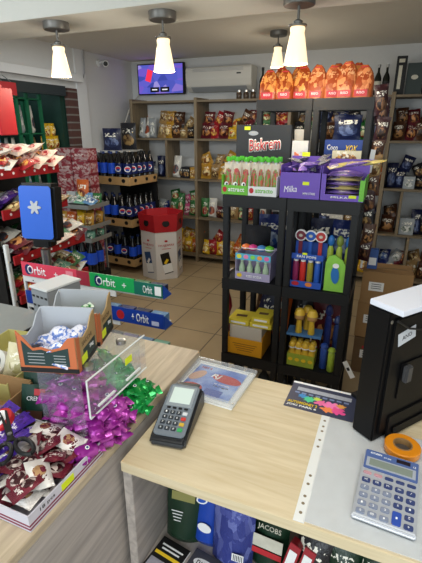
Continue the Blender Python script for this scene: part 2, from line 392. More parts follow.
lamp('farthest pendant lamp, small glowing shade hanging from the rear ceiling', (-1.06, 3.95, 2.36))

# wall screen
t = thing('television', 'small wall screen showing a bright blue picture above the shelves', 'television', (-2.74, 4.9, 1.975))
MB().box(-.315, 0, 0, .315, .05, .34).build('housing', M_blackp, t, .004)
tv = bpy.data.materials.new('screen_picture'); tv.use_nodes = True; nt = tv.node_tree; b = nt.nodes['Principled BSDF']
tc = nt.nodes.new('ShaderNodeTexCoord'); vo = nt.nodes.new('ShaderNodeTexVoronoi'); vo.inputs['Scale'].default_value = 4
rp = nt.nodes.new('ShaderNodeValToRGB'); E_ = rp.color_ramp.elements
E_[0].color = lin('2a3c9c'); E_[1].color = lin('b8b4f0'); e = E_.new(.45); e.color = lin('5a62d4'); e = E_.new(.75); e.color = lin('7a5ad0')
nt.links.new(tc.outputs['Generated'], vo.inputs[0]); nt.links.new(vo.outputs['Color'], rp.inputs[0]); nt.links.new(rp.outputs[0], b.inputs['Emission Color']); b.inputs['Emission Strength'].default_value = 0.75; b.inputs['Base Color'].default_value = (0.01, 0.01, 0.02, 1)
quad('picture', .60, .315, tv, t, (0, -.0005, .17))
quad('red_figure', .075, .13, mat('screen_red', 'e8304a', .4, emit=.8), t, (-.15, -.002, .21), (PI/2, .3, 0), .0008)
for x in (-.08, .06):
    p = quad('caption_box', .12, .055, mat('screen_dark', '0c0c14', .4, emit=.1), t, (x, -.002, .055), (PI/2, 0, 0), .0008)
    quad('caption_line', .07, .012, mat('screen_white', 'e8e8f0', .4, emit=.7), p, (0, 0, .0012), (0, 0, 0), .0006)
MB().box(-.05, .05, .1, .05, .1, .2).build('bracket', M_blackp, t)
# cables beside the screen
c = MB().tube([(-3.06, 4.93, 1.98), (-3.1, 4.9, 1.93), (-3.05, 4.8, 1.86), (-3.12, 4.75, 1.75), (-3.02, 4.62, 1.8), (-3.1, 4.6, 1.6), (-3.08, 4.6, 1.3)], .008).add([], []).build('cable', mat('pale_cable', 'b0aca4', .5)); tag(c, 'loose bundle of pale cables dropping left of the wall screen', 'cable')

# air conditioner
t = thing('air_conditioner', 'white wall air conditioner above the shelves', 'air conditioner', (-1.95, 4.99, 1.985))
pf = [(0, 0), (-.13, 0), (-.2, .05), (-.22, .12), (-.22, .23), (-.2, .25), (0, .25)]
Tm = Matrix(((0, 0, 1, 0), (1, 0, 0, 0), (0, 1, 0, 0), (0, 0, 0, 1)))
MB().prism(pf, -.39, .39, Tm).build('housing', mat('ac_white', 'c9c7c0', .4), t, .006)
MB().prism([(-.134, -.002), (-.2, .045), (-.194, .05), (-.13, .004)], -.33, .33, Tm).build('air_flap', M_greyp, t)
for k in range(3): MB().box(-.3, -.223, .20+k*.012, .3, -.2205, .204+k*.012).build('grille_slot', M_greyp, t)
quad('display', .05, .014, M_blackp, t, (.25, -.2205, .17))

# ============================================================ BACK WALL SHELVING
SZ = [1.89, 1.48, 1.025, .565, .09]
SN = ['ledge', 'top', 'second', 'third', 'bottom']
t = thing('wall_shelving', 'long grey-brown wooden wall shelving across the back of the shop', 'shelving', (0, 4.65, 0))
for z in SZ: MB().box(-3.0, 0, z-.022, 1.55, .345, z).build('shelf', M_shelf, t, .002)
for x in (-3.01, -2.165, -1.09, -.11, 1.0, 1.56):
    MB().box(x-.018, -.006, 0, x+.018, .348, 1.915).build('upright', M_shelfv, t, .002)
MB().box(-2.57, .005, 1.026, -2.545, .34, 1.456).build('divider', M_shelfv, t)
MB().box(.075, .005, .566, .10, .34, 1.0).build('divider', M_shelfv, t)
MB().box(.20, .005, .091, .225, .34, .54).build('divider', M_shelfv, t)

SW = {'tall': (.095, .25), 'bag': (.12, .18), 'small': (.10, .13), 'big': (.17, .21)}
def fillbay(bay, tier, x0, x1, spec, layers=1, yb=4.69):
    z = SZ[tier]+.001; x = x0; i = 0; g = 'packets on the %s shelf of the %s bay' % (SN[tier], bay)
    while x < x1-.06:
        kind, pal, size = spec[i % len(spec)]
        w_, h_ = SW[size]; w_ *= random.uniform(.88, 1.12); h_ *= random.uniform(.9, 1.08)
        if x+w_ > x1: w_ = x1-x-.004
        if w_ < .05: break
        col = P[pal][0]; nm = {'bag': 'snack_bag', 'pouch': 'stand_up_pouch', 'box': 'packet_box', 'jar': 'jar'}[kind]
        noun = {'bag': 'snack bag', 'pouch': 'pouch', 'box': 'box', 'jar': 'jar'}[kind]
        dd = .12 if kind != 'jar' else w_*.9
        tilt = 0 if kind in ('jar', 'box') else random.uniform(-.30, .0)
        pos = ORD[i]
        packet(nm, '%s %s, %s from the left, %s shelf, %s bay' % (col, noun, pos, SN[tier], bay), noun.split()[-1], kind, pal, (x+w_/2, yb+dd/2, z), (w_*1.06, dd, h_), (tilt, 0 if kind != 'bag' else random.uniform(-.16, .16), random.uniform(-.3, .3) if kind != 'box' else 0), g)
        if layers > 1 and kind == 'bag' and h_ < .24 and SZ[tier-1]-.04-z-h_ > .1:
            h2 = min(.15, SZ[tier-1]-.045-z-h_)
            packet(nm, '%s %s lying on top, %s from the left, %s shelf, %s bay' % (col, noun, pos, SN[tier], bay), noun.split()[-1], kind, pal, (x+w_/2+.02, yb+dd/2+.03, z+h_*.86), (w_*1.05, dd*.8, h2), (random.uniform(-.7, .0), random.uniform(-.5, .5), random.uniform(-.4, .4)), g)
        x += w_*random.uniform(.80, .95); i += 1
B, K_, X_, J = 'bag', 'pouch', 'box', 'jar'
# left bay
fillbay('left', 1, -2.98, -2.74, [(K_, 'silv', 'tall'), (K_, 'white', 'tall'), (K_, 'silv', 'tall')])
def lab(*a): pass
def fill2(bay, tier, x0, x1, spec, layers=1): fillbay(bay, tier, x0, x1, spec, layers)
fill2('left-centre', 1, -2.73, -2.19, [(B, 'tan', 'bag'), (B, 'gold', 'bag'), (B, 'brow', 'bag'), (B, 'tan', 'small'), (B, 'dark', 'small')], 2)
fill2('left', 2, -2.98, -2.59, [(K_, 'navy', 'tall'), (B, 'navy', 'bag'), (B, 'silv', 'small')])
fill2('left-centre', 2, -2.53, -2.19, [(K_, 'white', 'tall'), (B, 'dark', 'small'), (X_, 'dark', 'small'), (X_, 'gold', 'small')])
fill2('left', 3, -2.98, -2.60, [(B, 'blue', 'bag'), (B, 'dark', 'bag'), (B, 'silv', 'bag')])
fill2('left-centre', 3, -2.58, -2.19, [(B, 'gree', 'bag'), (K_, 'gree', 'tall'), (B, 'pink', 'small')], 2)
fill2('left', 4, -2.98, -2.19, [(B, 'yell', 'bag'), (B, 'oran', 'bag'), (K_, 'white', 'bag'), (B, 'red', 'bag'), (B, 'yell', 'bag'), (B, 'gold', 'bag')], 2)
# middle bay (left of the black racks)
fill2('middle', 1, -2.14, -1.11, [(B, 'burg', 'bag'), (B, 'red', 'bag'), (B, 'burg', 'bag'), (B, 'yell', 'small'), (B, 'brow', 'bag'), (B, 'burg', 'bag'), (K_, 'gree', 'tall'), (B, 'gree', 'bag')], 2)
fill2('middle', 2, -2.14, -1.11, [(B, 'gold', 'bag'), (B, 'tan', 'bag'), (B, 'gold', 'big'), (B, 'brow', 'bag'), (B, 'gold', 'small'), (B, 'dark', 'bag')], 2)
fill2('middle', 3, -2.14, -1.11, [(K_, 'gree', 'tall'), (K_, 'white', 'tall'), (B, 'burg', 'small'), (J, 'dark', 'small'), (B, 'tan', 'bag'), (K_, 'gree', 'bag'), (B, 'red', 'bag')], 1)
fill2('middle', 4, -2.14, -1.11, [(K_, 'yell', 'bag'), (B, 'red', 'bag'), (K_, 'yell', 'bag'), (K_, 'gold', 'bag'), (B, 'oran', 'bag'), (K_, 'yell', 'bag')], 2)
# bay behind the black racks
fill2('rack-side', 1, -1.06, -.14, [(B, 'dark', 'bag'), (B, 'gree', 'bag'), (B, 'navy', 'big'), (B, 'brow', 'bag'), (B, 'blue', 'bag')], 2)
fill2('rack-side', 2, -1.06, -.14, [(B, 'brow', 'bag'), (B, 'blue', 'bag'), (B, 'dark', 'big'), (B, 'oran', 'bag')], 2)
fill2('rack-side', 3, -1.06, -.14, [(X_, 'white', 'bag'), (B, 'tan', 'bag'), (B, 'dark', 'bag'), (B, 'navy', 'big')], 2)
fill2('rack-side', 4, -1.06, -.14, [(B, 'yell', 'bag'), (X_, 'red', 'bag'), (B, 'gold', 'bag'), (B, 'yell', 'bag')], 2)
# right bay
fill2('right', 1, -.08, .60, [(B, 'brow', 'bag'), (B, 'burg', 'bag'), (B, 'brow', 'big'), (B, 'dark', 'bag'), (B, 'tan', 'bag')], 2)
fill2('right', 2, -.08, .60, [(K_, 'navy', 'tall'), (B, 'navy', 'bag'), (X_, 'silv', 'small'), (B, 'dark', 'small'), (K_, 'navy', 'tall')], 2)
fill2('right', 3, -.08, .065, [(B, 'brow', 'bag'), (B, 'oran', 'bag')], 2)
fill2('far right', 3, .11, .60, [(X_, 'silv', 'bag'), (K_, 'navy', 'tall'), (B, 'dark', 'bag'), (B, 'navy', 'bag')], 2)
fill2('right', 4, -.08, .19, [(B, 'blue', 'bag'), (B, 'silv', 'bag'), (B, 'burg', 'bag')], 2)
fill2('far right', 4, .235, .60, [(B, 'tan', 'bag'), (B, 'brow', 'bag'), (B, 'dark', 'bag')], 2)

# bottles and boxes on the top ledge
def glass_bottle(label, loc, h, r, body, lab, cap, group='bottles on the top ledge'):
    t = thing('bottle', label, 'bottle', loc, 0, group)
    MB().lathe([(r*.9, 0), (r, .01), (r, h*.55), (r*.8, h*.64), (r*.36, h*.75), (r*.34, h*.93)], 18).build('glass_body', body, t, smooth=True)
    MB().lathe([(r*.42, h*.9), (r*.42, h)], 14).build('cap', cap, t, smooth=True)
    MB().lathe([(r*1.02, h*.18), (r*1.02, h*.46)], 18, cap=False).build('label_band', lab, t, smooth=True)
    return t
M_dglass = mat('dark_green_glass', '0c1410', 0.08, coat=.5)
M_cream = mat('cream_label', 'c8c4b4', .6, var=.25, bscale=40)
glass_bottle('dark wine bottle with large cream label on the right top ledge', (.165, 4.78, 1.891), .31, .045, M_dglass, M_cream, M_blackp)
glass_bottle('dark bottle with white label at the right end of the top ledge', (.30, 4.78, 1.891), .24, .045, M_dglass, M_white, M_blackp)
glass_bottle('dark wine bottle beside small pots right of the air conditioner', (-1.42, 4.74, 1.891), .30, .035, M_dglass, M_blackm, M_blackp)
glass_bottle('small dark bottle right of the taller one near the air conditioner', (-1.32, 4.74, 1.891), .22, .032, M_dglass, M_cream, M_blackp)
glass_bottle('dark bottle with silver cap above the hanging snack bags', (-.20, 4.74, 1.891), .27, .032, M_dglass, M_blackm, M_steel)
glass_bottle('dark bottle left of the narrow black gift box', (-.275, 4.74, 1.891), .27, .032, M_dglass, M_cream, M_steel)
t = thing('gift_box', 'narrow black gift box with pale glyph panel on the right top ledge', 'box', (-.08, 4.75, 1.891))
MB().box(-.045, -.04, 0, .045, .04, .33).build('carton', M_blackm, t, .002); quad('label_panel', .03, .20, M_cream, t, (-.005, -.0405, .15)); quad('label_band', .05, .03, M_cream, t, (0, -.0405, .29))
t = thing('gift_box', 'wide dark green gift box beside the cream-labelled bottle', 'box', (.045, 4.78, 1.891))
MB().box(-.07, -.04, 0, .07, .04, .27).build('carton', mat('dark_green_card', '26332f', .5), t, .002); ellip('emblem', .03, .02, M_cream, t, (0, -.0405, .15))
for i, x in enumerate((-1.68, -1.60, -1.52)):
    t = thing('small_jar', '%s small brown jar right of the air conditioner, on the top ledge' % ('leftmost', 'middle', 'rightmost')[i], 'jar', (x, 4.74, 1.891), 0, 'small brown jars on the top ledge')
    MB().lathe([(.025, 0), (.03, .01), (.03, .06), (.022, .07)], 14).build('jar_body', mat('brown_glass', '4a3c30', .2), t, smooth=True)
    MB().lathe([(.026, .07), (.026, .09)], 14).build('lid', M_steel, t, smooth=True)
ws = MB().box(-3.198, 4.12, 1.335, -2.86, 4.62, 1.352).box(-3.198, 4.15, 1.23, -3.18, 4.17, 1.335).box(-3.198, 4.55, 1.23, -3.18, 4.57, 1.335).build('wall_ledge', M_whitep); tag(ws, 'narrow pale ledge on the left wall above the cola rack', 'ledge')
# blue folded coolers/boxes at the top of the cola rack
packet('snack_bag', 'large dark blue bag standing on the cola rack against the left wall', 'bag', 'bag', 'navy', (-3.03, 4.25, 1.353), (.22, .08, .24), (0, 0, .25))
packet('snack_bag', 'dark bag with small print at the left end of the shelves', 'bag', 'bag', 'navy', (-2.97, 4.5, 1.353), (.20, .07, .30), (0, 0, .1), m=A('dark'))

# ============================================================ COLA RACK
RK = thing('drinks_rack', 'tall cardboard-fronted rack of cola bottles in the far left corner', 'drinks rack', (-2.62, 3.93, 0), math.radians(-6))
RW = .60
tz = [1.02, .56, .10]
for z in tz:
    s = MB().box(-.56, 0, z-.012, 0, .50, z).box(-.56, -.004, z-.012, 0, 0, z+.075).box(-.003, 0, z-.012, .003, .50, z+.075).box(-.563, 0, z-.012, -.557, .50, z+.075).build('tray', mat('tray_card', 'c09a68', .8, var=.06, bscale=20), RK)
    for (x, rr, lx) in ((-.27, (PI/2, 0, 0), 0), (-.08, (PI/2, 0, 0), 0)):
        e = ellip('logo', .026, .022, M_black, s, (x, -.0045, z+.035), rr)
    for y in (.1, .3, .45): ellip('logo', .024, .02, M_black, s, (.0035, y, z+.035), (PI/2, 0, PI/2))
for x, y in ((-.555, .005), (-.005, .495), (-.555, .495)): MB().box(x-.008, y-.008, 0, x+.008, y+.008, 1.05).build('upright', M_blackm, RK)
MB().box(-.55, .49, .1, -.01, .5, 1.0).build('back_panel', M_blackm, RK)
M_cola = mat('cola_bottle', '0a0a10', 0.12, coat=.6)
M_clabel = mat('cola_blue_label', '2456dc', .35); M_dlabel = mat('dark_label', '16245c', .3)
def cola(lab_m, logo, name='cola_bottle'):
    t = thing(name, 'x', 'bottle')
    r = .047
    MB().lathe([(.034, 0), (r, .012), (r, .085), (r*.94, .10), (r, .115), (r, .20), (r*.86, .235), (.017, .295), (.014, .315)], 16).build('bottle_body', M_cola, t, smooth=True)
    MB().lathe([(r*1.025, .105), (r*1.025, .215)], 16, cap=False).build('label_band', lab_m, t, smooth=True)
    MB().lathe([(.017, .31), (.017, .333)], 12).build('cap', mat('blue_cap', '23366e', .4) if not logo else M_blackp, t, smooth=True)
    if logo:
        for c_, rr in (('e8e8ee', .034), ('c82a34', .028), ('1c3c98', .022)):
            ellip('logo', rr, rr*.9 if c_ == 'e8e8ee' else rr*.55, mat('logo_'+c_, c_, .4), t, (0, -r*1.03-(.034-rr)*.08-.001, .158+(0 if c_ == 'e8e8ee' else (.007 if c_ == 'c82a34' else -.008))), (PI/2, 0, 0), .0008)
    return t
colas = [cola(M_clabel, False), cola(M_dlabel, True)]
import itertools
used = [False, False]
Rm = Matrix.Translation(RK.location) @ Matrix.Rotation(math.radians(-6), 4, 'Z')
for ti, z in enumerate(tz):
    for r_ in range(5):
        for c_ in range(5):
            if 0 < c_ < 4 and r_ > 0 and (r_ != 4 or ti): 
                if not (r_ == 1): continue
            if c_ < 3 and r_ > 1: continue
            k = 1 if (c_ >= 3 and ti < 2) or (ti == 2 and c_ in (1, 3)) else 0
            p = Rm @ Vector((-.505+c_*.112, .055+r_*.098, z+.001))
            rowt = ('front row', 'second row', 'third row', 'fourth row', 'back row')[r_]
            lb = 'dark cola bottle with %s, %s tier, %s, %s from the left' % (('plain blue label', 'round logo label')[k], ('top', 'middle', 'bottom')[ti], rowt, ORD[c_])
            if not used[k]:
                o = colas[k]; used[k] = True; o.location = p; o['label'] = lb; o['group'] = 'cola bottles in the drinks rack'
                o.rotation_euler = (0, 0, .2)
            else: dup(colas[k], p, (0, 0, random.uniform(.1, .5)), lb, 'cola bottles in the drinks rack')
# floor group of cola bottles beside the rack
fb = MB().box(-2.83, 3.0, 0, -2.46, 3.27, .30).build('crate', M_blackm, bevel=.004); tag(fb, 'low black crate under the blue-capped cola bottles, below the metal rack', 'crate')
for i in range(4):
    for j in range(2):
        dup(colas[0], (-2.79+i*.1, 3.04+j*.1, .302), 0, 'cola bottle below the metal snack rack, %s row, %s from the left' % (('front', 'rear')[j], ORD[i]), 'cola bottles below the metal snack rack')

# ============================================================ HEXAGONAL CARDBOARD DISPLAY
t = thing('cardboard_display', 'white and red hexagonal cardboard display bin standing on the tiles', 'display bin', (-2.33, 4.07, 0), math.radians(12))
def hexp(r): return [(r*math.cos(PI/6*(2*i)+PI/2), r*math.sin(PI/6*(2*i)+PI/2)) for i in range(6)]
Hr = .235
MB().prism(hexp(Hr), 0, .54).build('bin_body', mat('white_card', 'd8d4d2', .6), t, .003)
# red collar with tapering flaps
mb = MB(); o_, i_ = hexp(Hr*1.02), hexp(Hr*.97)
o2, i2 = hexp(Hr*1.10), hexp(Hr*1.05)
for k in range(6):
    a, b2 = k, (k+1) % 6
    mb.add([(*o_[a], .54), (*o_[b2], .54), (*o2[b2], .73), (*o2[a], .73), (*i_[a], .541), (*i_[b2], .541), (*i2[b2], .73), (*i2[a], .73)],
           [(0, 1, 2, 3), (5, 4, 7, 6), (3, 2, 6, 7), (0, 4, 5, 1), (1, 5, 6, 2), (0, 3, 7, 4)])
mb.build('collar', mat('red_card', 'b01c26', .55), t)
for k in range(6):
    ang = PI/6*(2*k+1)+PI/2; R0 = Hr*math.cos(PI/6)
    if math.sin(ang+math.radians(12)) > .55: continue
    def pl(dx, z, off): return (math.cos(ang)*(R0+off)-math.sin(ang)*dx, math.sin(ang)*(R0+off)+math.cos(ang)*dx, z)
    rot = (PI/2, 0, ang+PI/2)
    ellip('bear_print', .04, .035, M_black, t, pl(0, .635, .016), (PI/2-.09, 0, ang+PI/2), .001)
    ellip('red_mark', .018, .012, M_red, t, pl(0, .44, .001), rot)
    text('nugatti', .17, .035, M_red, t, pl(0, .395, .0012), rot)
    quad('red_line', .10, .005, M_red, t, pl(0, .355, .001), rot)
    bar = quad('bar_picture', .10, .24, mat(('bar_blue', 'bar_black')[k % 2], ('2c4c7c', '14120c')[k % 2], .4), t, pl(0, .19, .001), (PI/2, -.2, ang+PI/2))
    quad('bar_stripe', .06, .03, (M_white, M_yel)[k % 2], bar, (0, .02, .0008), (0, 0, .8))
    quad('bar_base', .10, .10, M_white, bar, (0, -.06, .0008), (0, 0, 0))

# ============================================================ METAL SNACK RACK (between left wall and cola rack)
t = thing('metal_rack', 'small grey metal rack of snacks beside the red cartons', 'rack', (-2.645, 3.0, 0))
M_gm = mat('grey_metal', '9ea09e', .4, metal=.5)
gz = [.925, .745, .625]
for z in gz: MB().box(-.205, 0, z-.008, .205, .30, z).box(-.205, -.006, z-.008, .205, 0, z+.03).box(.2, 0, z-.008, .206, .3, z+.03).box(-.206, 0, z-.008, -.2, .3, z+.03).build('tray', M_gm, t, .001)
for x in (-.15, .12): MB().box(x-.008, .302, 0, x+.008, .316, .95).build('post', M_gm, t)
for zi, z in enumerate(gz):
    tn = ('top', 'middle', 'bottom')[zi]
    for i in range(4):
        for j in range(2):
            pal = (('gree', 'silv', 'mint', 'lblu'), ('gold', 'oran', 'yell', 'gold'), ('mint', 'lblu', 'silv', 'mint'))[zi][(i+j) % 4]
            hh = (.11, .13, .085)[zi]
            if zi == 0 and j == 0: packet('snack_bag', 'small %s snack bag, %s from the left, front of the metal rack top tray' % (P[pal][0], ORD[i]), 'bag', 'bag', pal, (-2.645-.15+i*.1, 3.06, z+.03), (.11, .05, .13), (-1.25, .2*i-.3, .3), 'snacks on the metal rack')
            else: packet('snack_bag', 'small %s snack bag, %s from the left, %s row, metal rack %s tray' % (P[pal][0], ORD[i], ('front', 'rear')[j], tn), 'bag', 'bag', pal, (-2.645-.15+i*.1, 3.05+j*.14, z+.001), (.10, .06, hh), (-.15, 0, random.uniform(-.2, .2)), 'snacks on the metal rack')
packet('snack_bag', 'orange and black snack bag standing highest on the metal rack', 'bag', 'bag', 'oran', (-2.66, 3.20, .93), (.14, .06, .22), (-.1, 0, 0), 'snacks on the metal rack')

# red and white cartons
rc = art('red_carton', '7c2430', 'b89c9c', '8c2c38', band='d8c8c4', by=.5, pic=(.5, .5, .7, .7), pscale=22)
def carton_stack(x, n, nm):
    for k in range(n):
        o = link('carton', shaped('box', 0, rc), None, (x, 3.42, k*.118), (0, 0, .02*(-1)**k)); o.scale = (.195, .13, .1165)
        tag(o, 'red and white carton in the %s stack, %s' % (nm, 'topmost' if k == n-1 else ('at the floor' if k == 0 else ORD[n-1-k]+' below the top' if False else ORD[n-k-1+0]+' from the top')), 'carton', 'stacked red and white cartons')
carton_stack(-2.98, 12, 'left'); carton_stack(-2.775, 12, 'right')

# ============================================================ GREEN RACK IN THE LEFT OPENING
t = thing('green_display_rack', 'green metal rack of snacks in the dark opening on the left', 'rack', (-3.45, 3.20, 0))
for y in (-.45, -.04, .085, .25): MB().box(.16, y-.014, 0, .19, y+.014, 1.9).build('post', M_greenm, t, .003)
for y in (-.45, .44): MB().box(-.25, y-.02, 0, -.21, y+.02, 1.9).build('post', M_greenm, t, .003)
for z in (.3, .62, .94, 1.26, 1.55, 1.86): MB().box(-.25, -.46, z-.012, .19, .47 if z < 1.5 else .27, z).build('shelf', M_greenm, t, .002)
packs = [(-.26, 'silv'), (-.12, 'white'), (.18, 'mint'), (.28, 'silv'), (-.2, 'gree')]
n = 0
for z, zn in ((1.551, 'top'), (1.261, 'second'), (.941, 'third'), (.621, 'fourth')):
    for i, y in enumerate((-.40, -.32, -.24, -.16, -.08, .05, .18)):
        packet('snack_bag', '%s pack on the %s green shelf, %s from the near end' % (P[('silv', 'white', 'mint', 'tan', 'lblu')[n % 5]][0], zn, ORD[i]), 'bag', 'pouch', ('silv', 'white', 'mint', 'tan', 'lblu')[n % 5], (-3.45+.11, 3.20+y, z), (.09, .06, .25), (0, 0, PI/2+.5), 'packs on the green rack'); n += 1
for i, (y, z) in enumerate(((.29, 1.38), (.36, 1.38), (.43, 1.38), (.32, 1.50), (.40, 1.50))):
    packet('snack_bag', 'bright yellow snack bag on the green rack by the bricks, %s' % ('lower left', 'lower middle', 'lower right', 'upper left', 'upper right')[i], 'bag', 'bag', 'yell', (-3.45+.15, 3.20+y, z), (.10, .07, .14), (0, 0, PI/2+.1*(i-2)), 'yellow snack bags on the green rack')
MB().box(-.1, .27, 1.368, .19, .46, 1.38).build('shelf', M_greenm, t)
# small red sign on the green rack
t = thing('hanging_sign', 'small red sign hanging at the top of the green rack', 'sign', (-3.1, 2.92, 1.86))
MB().box(-.01, -.09, 0, .01, .09, .10).build('panel', M_red, t, .002)
MB().tube([(0, -.05, .1), (-.09, -.05, .16)], .003).build('wire', M_steel, t); MB().tube([(0, .05, .1), (-.09, .05, .16)], .003).build('wire', M_steel, t)

# ============================================================ RED GONDOLA ON THE LEFT
t = thing('red_shelf_unit', 'red-edged shelf unit of sweets at the left edge', 'shelf unit', (-2.0, 1.7, 0))
lv = [(1.385, .50, 0), (1.165, .52, .02), (.905, .62, .05), (.66, .62, .05), (.42, .62, .05)]
for z, ly, ox in lv:
    s = MB().box(-.42, 0, z-.045, ox, ly, z-.035).build('shelf_board', M_blackm, t)
    e = MB().box(ox-.008, -.002, z-.055, ox+.006, ly, z+.0).build('red_edge', M_redmetal, t, .002)
    for k in range(6):
        ellip('price_disc', .008, .008, M_white, e, (ox+.0065, .05+k*.08, z-.028), (PI/2, 0, PI/2))
MB().box(-.012, -.012, 0, .012, .012, .97).build('end_post', M_whitep, t, .003)
MB().box(-.46, 0, 0, -.42, .62, 1.36).build('back_panel', M_blackm, t)
MB().box(-.42, -.02, 0, -.03, -.005, 1.33).build('end_panel', M_blackm, t)
MB().box(-.44, .12, 1.36, -.42, .15, 1.84).box(-.02, .10, 1.56, .0, .215, 1.80).box(-.44, .12, 1.80, .0, .15, 1.815).build('red_board', mat('bright_red_board', 'c0242e', .45), t, .004)
def heap(name, lbl, cat, place, cx, cy, z, nx, ny, dx, dy, w_, d_, h_, pals, g, layers=2, spread=.35):
    k = 0
    for l in range(layers):
        for j in range(ny-(l > 1)):
            for i in range(nx-(l > 0)):
                pal = pals[k % len(pals)]; k += 1
                x = cx+(i-(nx-1-(l > 0))/2)*dx+random.uniform(-.1, .1)*dx; y = cy+(j-(ny-1)/2)*dy+random.uniform(-.1, .1)*dy
                packet(name, '%s %s, %s layer, %s across and %s back, %s' % (P[pal][0], lbl, ('lowest', 'middle', 'upper')[l], ORD[i], ORD[j], place), cat, 'bag', pal, (x, y-h_*.35, z+d_*.5+l*d_*.8), (w_, d_, h_), (-PI/2+.35+random.uniform(-spread, spread)*.5, random.uniform(-spread, spread), random.uniform(-spread, spread)), g)
heap('crisp_packet', 'packet', 'crisp packet', 'top red shelf', -2.16, 1.97, 1.352, 5, 4, .08, .115, .10, .05, .12, ['chip', 'chip', 'red', 'chip', 'white', 'chip', 'burg'], 'packets on the top red shelf', 3)
heap('crisp_packet', 'packet', 'crisp packet', 'second red shelf', -2.15, 1.98, 1.132, 4, 4, .10, .12, .10, .045, .12, ['purp', 'silv', 'purp', 'tan'], 'packets on the second red shelf', 2)
heap('crisp_packet', 'packet', 'crisp packet', 'third red shelf', -2.13, 2.02, .872, 4, 4, .10, .15, .13, .055, .15, ['burg', 'chip', 'white', 'burg', 'gree'], 'packets on the third red shelf', 2)
heap('crisp_packet', 'packet', 'crisp packet', 'fourth red shelf', -2.13, 2.02, .627, 4, 4, .10, .15, .12, .05, .14, ['white', 'tan', 'gree', 'red', 'mint'], 'packets on the fourth red shelf', 2)

# ============================================================ CUSTOMER SCREEN ON A POLE
t = thing('customer_display', 'black device with blue face and pale flower emblem, on a steel pole', 'display', (-1.665, 1.66, 0), math.radians(12))
MB().lathe([(.13, 0), (.13, .015), (.03, .03)], 28).build('base', M_blackp, t, smooth=True)
MB().lathe([(.024, .02), (.024, .99)], 20).build('pole', M_steel, t, smooth=True)
MB().box(-.05, -.03, 1.005, .05, .045, 1.07).build('neck', M_blackp, t, .008)
h = MB().box(-.10, -.05, 0, .10, .05, .295).build('housing', M_blackp, t, .018, loc=(0, 0, 1.105), rot=(-.10, 0, 0), seg=4); h.location = (0, 0, 1.04)
def rrect(w, hh, r, n=6):
    p = []
    for cx, cy, a0 in ((w/2-r, hh/2-r, 0), (-w/2+r, hh/2-r, PI/2), (-w/2+r, -hh/2+r, PI), (w/2-r, -hh/2+r, 3*PI/2)):
        for i in range(n+1): a = a0+PI/2*i/n; p.append((cx+r*math.cos(a), cy+r*math.sin(a)))
    return p
MB().prism(rrect(.178, .268, .018), 0, .0015).build('blue_face', mat('blue_face', '2f62c8', .35), h, loc=(0, -.0502, .1475), rot=(PI/2, 0, 0))
fl = [((.028+.010*math.cos(6*2*PI*i/48))*math.cos(2*PI*i/48), (.028+.010*math.cos(6*2*PI*i/48))*math.sin(2*PI*i/48)) for i in range(48)]
MB().prism(fl, 0, .004).build('flower_emblem', mat('pale_grey_emblem', 'b4b6ba', .5), h, .0008, loc=(-.005, -.052, .175), rot=(PI/2, 0, 0))

# ============================================================ CHEWING GUM RACK
t = thing('gum_rack', 'white chewing gum rack with red, green and blue price strips', 'rack', (-1.2, 1.42, 0))
M_or = mat('gum_red', 'd8445a', .4); M_og = mat('gum_green', '1fa356', .4); M_ob = mat('gum_blue', '1a3f9e', .4); M_odg = mat('gum_dark_green', '1c6a5a', .4)
for zi, z in enumerate((.935, .80, .64)):
    MB().box(-.38, 0, z-.008, .37 if zi != 1 else .37, .085, z-.004).box(-.38, -.006, z-.03, (.15, .16, .20)[zi], 0, z-.002).build('shelf', M_whitep, t, .001)
for x in (-.385, -.02):
    MB().box(x-.006, 0, 0, x+.006, .012, .93).box(x-.006, .14, 0, x+.006, .152, .88).box(x-.006, .012, .3, x+.006, .14, .312).build('side_frame', M_whitep, t, .001)
MB().box(-.38, .145, .3, -.02, .15, .86).build('back_panel', mat('dull_white', 'a8aaac', .5), t)
def strip(x0, x1, z, hh, m, word, wx, ww, m2=None, circle=True):
    s = MB().box(x0, -.012, z, x1, -.007, z+hh).build('price_strip', m, t, loc=(0, 0, 0), rot=(0, 0, 0))
    if word:
        text(word, ww, hh*.62, M_white, s, (wx, -.0122, z+hh*.5), (PI/2, 0, 0), bold=.01)
    return s
s = strip(-.375, -.05, .937, .068, M_or, 'Orbit', -.285, .11)
ellip('ring', .02, .026, mat('navy_ring', '1c2c5c', .4), s, (-.335, -.0121, .971), t=.0004)
text('Orbit', .11, .042, M_white, s, (-.285, -.0130, .971), bold=.01) if False else None
quad('pale_mark', .04, .045, mat('pale_red', 'e88c98', .4), s, (-.09, -.0122, .971))
text('+', .022, .022, M_white, s, (-.17, -.0122, .966))
s = strip(-.05, .02, .937, .066, mat('gum_maroon', 'a03040', .4), '', 0, 0)
s = strip(.02, .25, .939, .064, M_og, 'Orbit', .105, .10)
ellip('ring', .017, .025, mat('navy_ring', '1c2c5c', .4), s, (.063, -.0121, .971), t=.0004)
text('+', .022, .022, M_white, s, (.20, -.0122, .968))
s = strip(.25, .385, .937, .058, M_odg, 'Orbit', .315, .045)
quad('pale_mark', .03, .04, M_white, s, (.365, -.0122, .966))
s = strip(.13, .385, .795, .066, M_ob, '+ Orbit', .27, .085)
ellip('ring', .02, .022, M_red, s, (.17, -.0122, .828), t=.0004)
quad('pale_mark', .035, .02, mat('pale_blue_print', 'c8d0f0', .4), s, (.345, -.0122, .815))
strip(-.375, .13, .795, .066, M_ob, '', 0, 0)
s = strip(-.375, .385, .70, .012, M_ob, '', 0, 0)
for k in range(2): quad('price_dot', .006, .006, M_black, t, (-.32+k*.07, -.0065, .915), t=.0004)
GN = 'gum packs in the gum rack'
